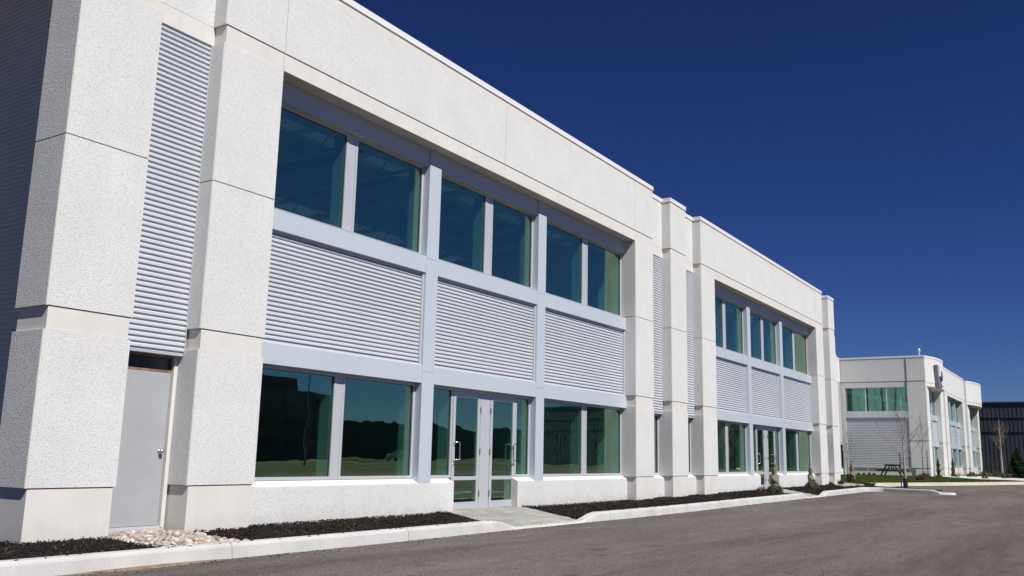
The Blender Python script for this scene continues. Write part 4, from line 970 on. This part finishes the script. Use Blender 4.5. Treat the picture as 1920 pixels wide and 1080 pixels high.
# ================================================================== picnic table, lath
pt = empty('picnic_table', (64, 1.7, -.02), 'weathered dark A frame picnic table on the lawn seen from its end', 'table')
PT = Vector(pt.location)
def pbox(name, a, b_, wdt, thk, x0, x1, m=M['timber']):
    """board in the YZ plane from a to b_, extruded over x"""
    a = Vector((0,) + a); b_ = Vector((0,) + b_); d = (b_ - a).normalized(); nrm = Vector((0, -d.z, d.y)) * wdt / 2
    c = [a - nrm, b_ - nrm, b_ + nrm, a + nrm]; q = MB(); q.local = True
    q.poly([(x0, p.y, p.z) for p in c] + [(x1, p.y, p.z) for p in c], [(0, 1, 2, 3), (7, 6, 5, 4), (0, 4, 5, 1), (1, 5, 6, 2), (2, 6, 7, 3), (3, 7, 4, 0)]); q.build(name, m, pt)
for i in range(5): pbox('tabletop_board', (-.37 + i * .15 + .005, .755), (-.37 + (i + 1) * .15 - .005, .755), .04, 0, -.9, .9)
for s in (-1, 1):
    for i in range(2): pbox('seat_board', (s * (.62 + i * .15), .45), (s * (.62 + i * .15 + .14), .45), .04, 0, -.9, .9)
for x in (-.62, .62):
    for s in (-1, 1): pbox('leg', (s * .25, .73), (s * .68, -.02), .09, 0, x - .02, x + .02)
    pbox('seat_beam', (-.88, .40), (.88, .40), .09, 0, x + .022, x + .06); pbox('top_beam', (-.34, .70), (.34, .70), .07, 0, x + .022, x + .06)
for s in (-1, 1): 
    q = MB(); q.local = True; q.tube([(s * .6, 0, .40), (s * .08, 0, .72)], .03, 4); q.build('brace', M['timber'], pt)
lt = MB(); lt.box(67.0, 67.03, 3.84, 3.90, -.1, .9); tag(lt.build('marker_lath', M['lath']), 'thin orange wooden lath stuck in the bed by the court wall', 'stake')

# ================================================================== what the glass reflects: the far side of the lot
isl = MB(); isl.prism([(-30, -54), (160, -54), (160, -24), (-30, -24)], -.6, -.34); tag(isl.build('lot_island', M['field']), 'grass strip on the far side of the lot', kind='structure')
fl = MB().box(-30, 260, -74, -54.01, -.61, -.50); tag(fl.build('far_parking_lot', M['asphalt']), 'second asphalt lot across the grass, seen as reflection', kind='structure')
ob = empty('brown_office_block', (94, -96, 0), 'brown two storey office block across the lot, seen only as reflection', 'building')
box('wall', M['brick'], ob, 60, 112, -115, -96, -.6, 10.2); box('plant_room', M['brick'], ob, 84, 104, -112, -98, 10.2, 12.4)
for zz in (1.0, 4.4, 7.6):
    for i in range(14): box('window', M['winddark'], ob, 61.5 + i * 3.5, 64 + i * 3.5, -96.02, -95.9, zz, zz + 1.7)
ob2 = empty('low_warehouse', (330, -150, 0), 'long low grey warehouse across the lot, seen only as reflection', 'building')
box('wall', M['brick'], ob2, 280, 380, -180, -150, -.6, 9.0); box('parapet', M['dark_siding'], ob2, 279.9, 380.1, -149.95, -149.6, 8.2, 9.2)
def light_pole(loc, label):
    t = empty('light_pole', loc, label, 'street lamp', 'parking lot light poles'); b = MB(); b.local = True
    b.tube([(0, 0, 0), (0, 0, 8.5)], [.09, .06], 8); b.build('pole', M['lamp'], t)
    b = MB(); b.local = True; b.box(-.2, .9, -.15, .15, 8.4, 8.55); b.build('lamp_head', M['lamp'], t)
light_pole((46, -36, -.2), 'parking lot light pole on the grass strip, nearest the brown block'); light_pole((75, -36, -.2), 'parking lot light pole in the middle of the grass strip'); light_pole((120, -36, -.2), 'parking lot light pole at the far end of the grass strip')
def car(loc, label, color, rz):
    t = empty('parked_car', loc, label, 'car', 'cars parked across the lot', rz=rz); paint = mat('car_paint', color, .25, metal=.1)
    prof = [(-2.2, .35), (-2.25, .75), (-1.75, .95), (-1.1, 1.0), (-.45, 1.42), (.75, 1.45), (1.45, 1.02), (2.1, .95), (2.2, .4)]
    b = MB(); b.local = True; n = len(prof); ins = [0, 0, 0, 0, .16, .16, 0, 0, 0]
    b.poly([(x, -.87 + ins[i], z) for i, (x, z) in enumerate(prof)] + [(x, .87 - ins[i], z) for i, (x, z) in enumerate(prof)], [tuple(range(n)), tuple(range(n, 2 * n))[::-1]] + [(i, n + i, n + (i + 1) % n, (i + 1) % n) for i in range(n)])
    b.build('body', paint, t, bevel=.05)
    b = MB(); b.local = True
    for s in (-1, 1):
        b.poly([(-.95, s * .865, 1.03), (-.4, s * .735, 1.36), (.7, s * .735, 1.38), (1.25, s * .865, 1.05)], [(0, 1, 2, 3)])
    b.build('side_window', M['winddark'], t)
    for x in (-1.4, 1.35):
        for s in (-1, 1):
            b = MB(); b.local = True; b.tube([(x, s * .68, .32), (x, s * .89, .32)], .32, 16); b.build('wheel', M['tyre'], t)
for i, (x, c, nm) in enumerate(((84, (.10, .13, .18), 'dark blue'), (87.2, (.28, .29, .3), 'silver'), (116, (.03, .03, .035), 'black'), (132, (.45, .03, .03), 'red'), (150, (.6, .6, .6), 'pale grey'))):
    car((x + 14, -71, -.50), '%s saloon car parked across the lot' % nm, c, math.pi / 2)
hm = MB(); hx = np.arange(-80, 560, 6.0); hh = [7.6 + 1.3 * noise.noise((x * .013, 0, 0)) + .8 * noise.noise((x * .06, 2, 0)) for x in hx]
hm.poly([(x, -150, -1) for x in hx] + [(x, -150, h) for x, h in zip(hx, hh)] + [(x, -230, h * .9) for x, h in zip(hx, hh)], [(i, i + 1, len(hx) + i + 1, len(hx) + i) for i in range(len(hx) - 1)] + [(len(hx) + i, len(hx) + i + 1, 2 * len(hx) + i + 1, 2 * len(hx) + i) for i in range(len(hx) - 1)])
tag(hm.build('wooded_hill', M['wood_far']), 'low dark wooded rise beyond the far lot', kind='structure')
n = 16000; X = rng.uniform(-78, 550, n); H = np.array([7.6 + 1.3 * noise.noise((x * .013, 0, 0)) + .8 * noise.noise((x * .06, 2, 0)) for x in X])
P = np.column_stack([X, rng.uniform(-151, -149.5, n), H + rng.uniform(-.8, 1, n) * (.5 + .5 * np.sin(X * .8) * np.sin(X * .31))]); S = np.column_stack([rng.uniform(.15, .45, n), rng.uniform(.2, .5, n), np.ones(n)])
o = scatter_mesh('distant_woods', P, S, np.column_stack([np.full(n, 1.5708), np.zeros(n), rng.normal(0, .2, n)]), M['wood_far'], shape='quad'); tag(o, 'dark belt of bare woods on the horizon across the lot', 'woods')
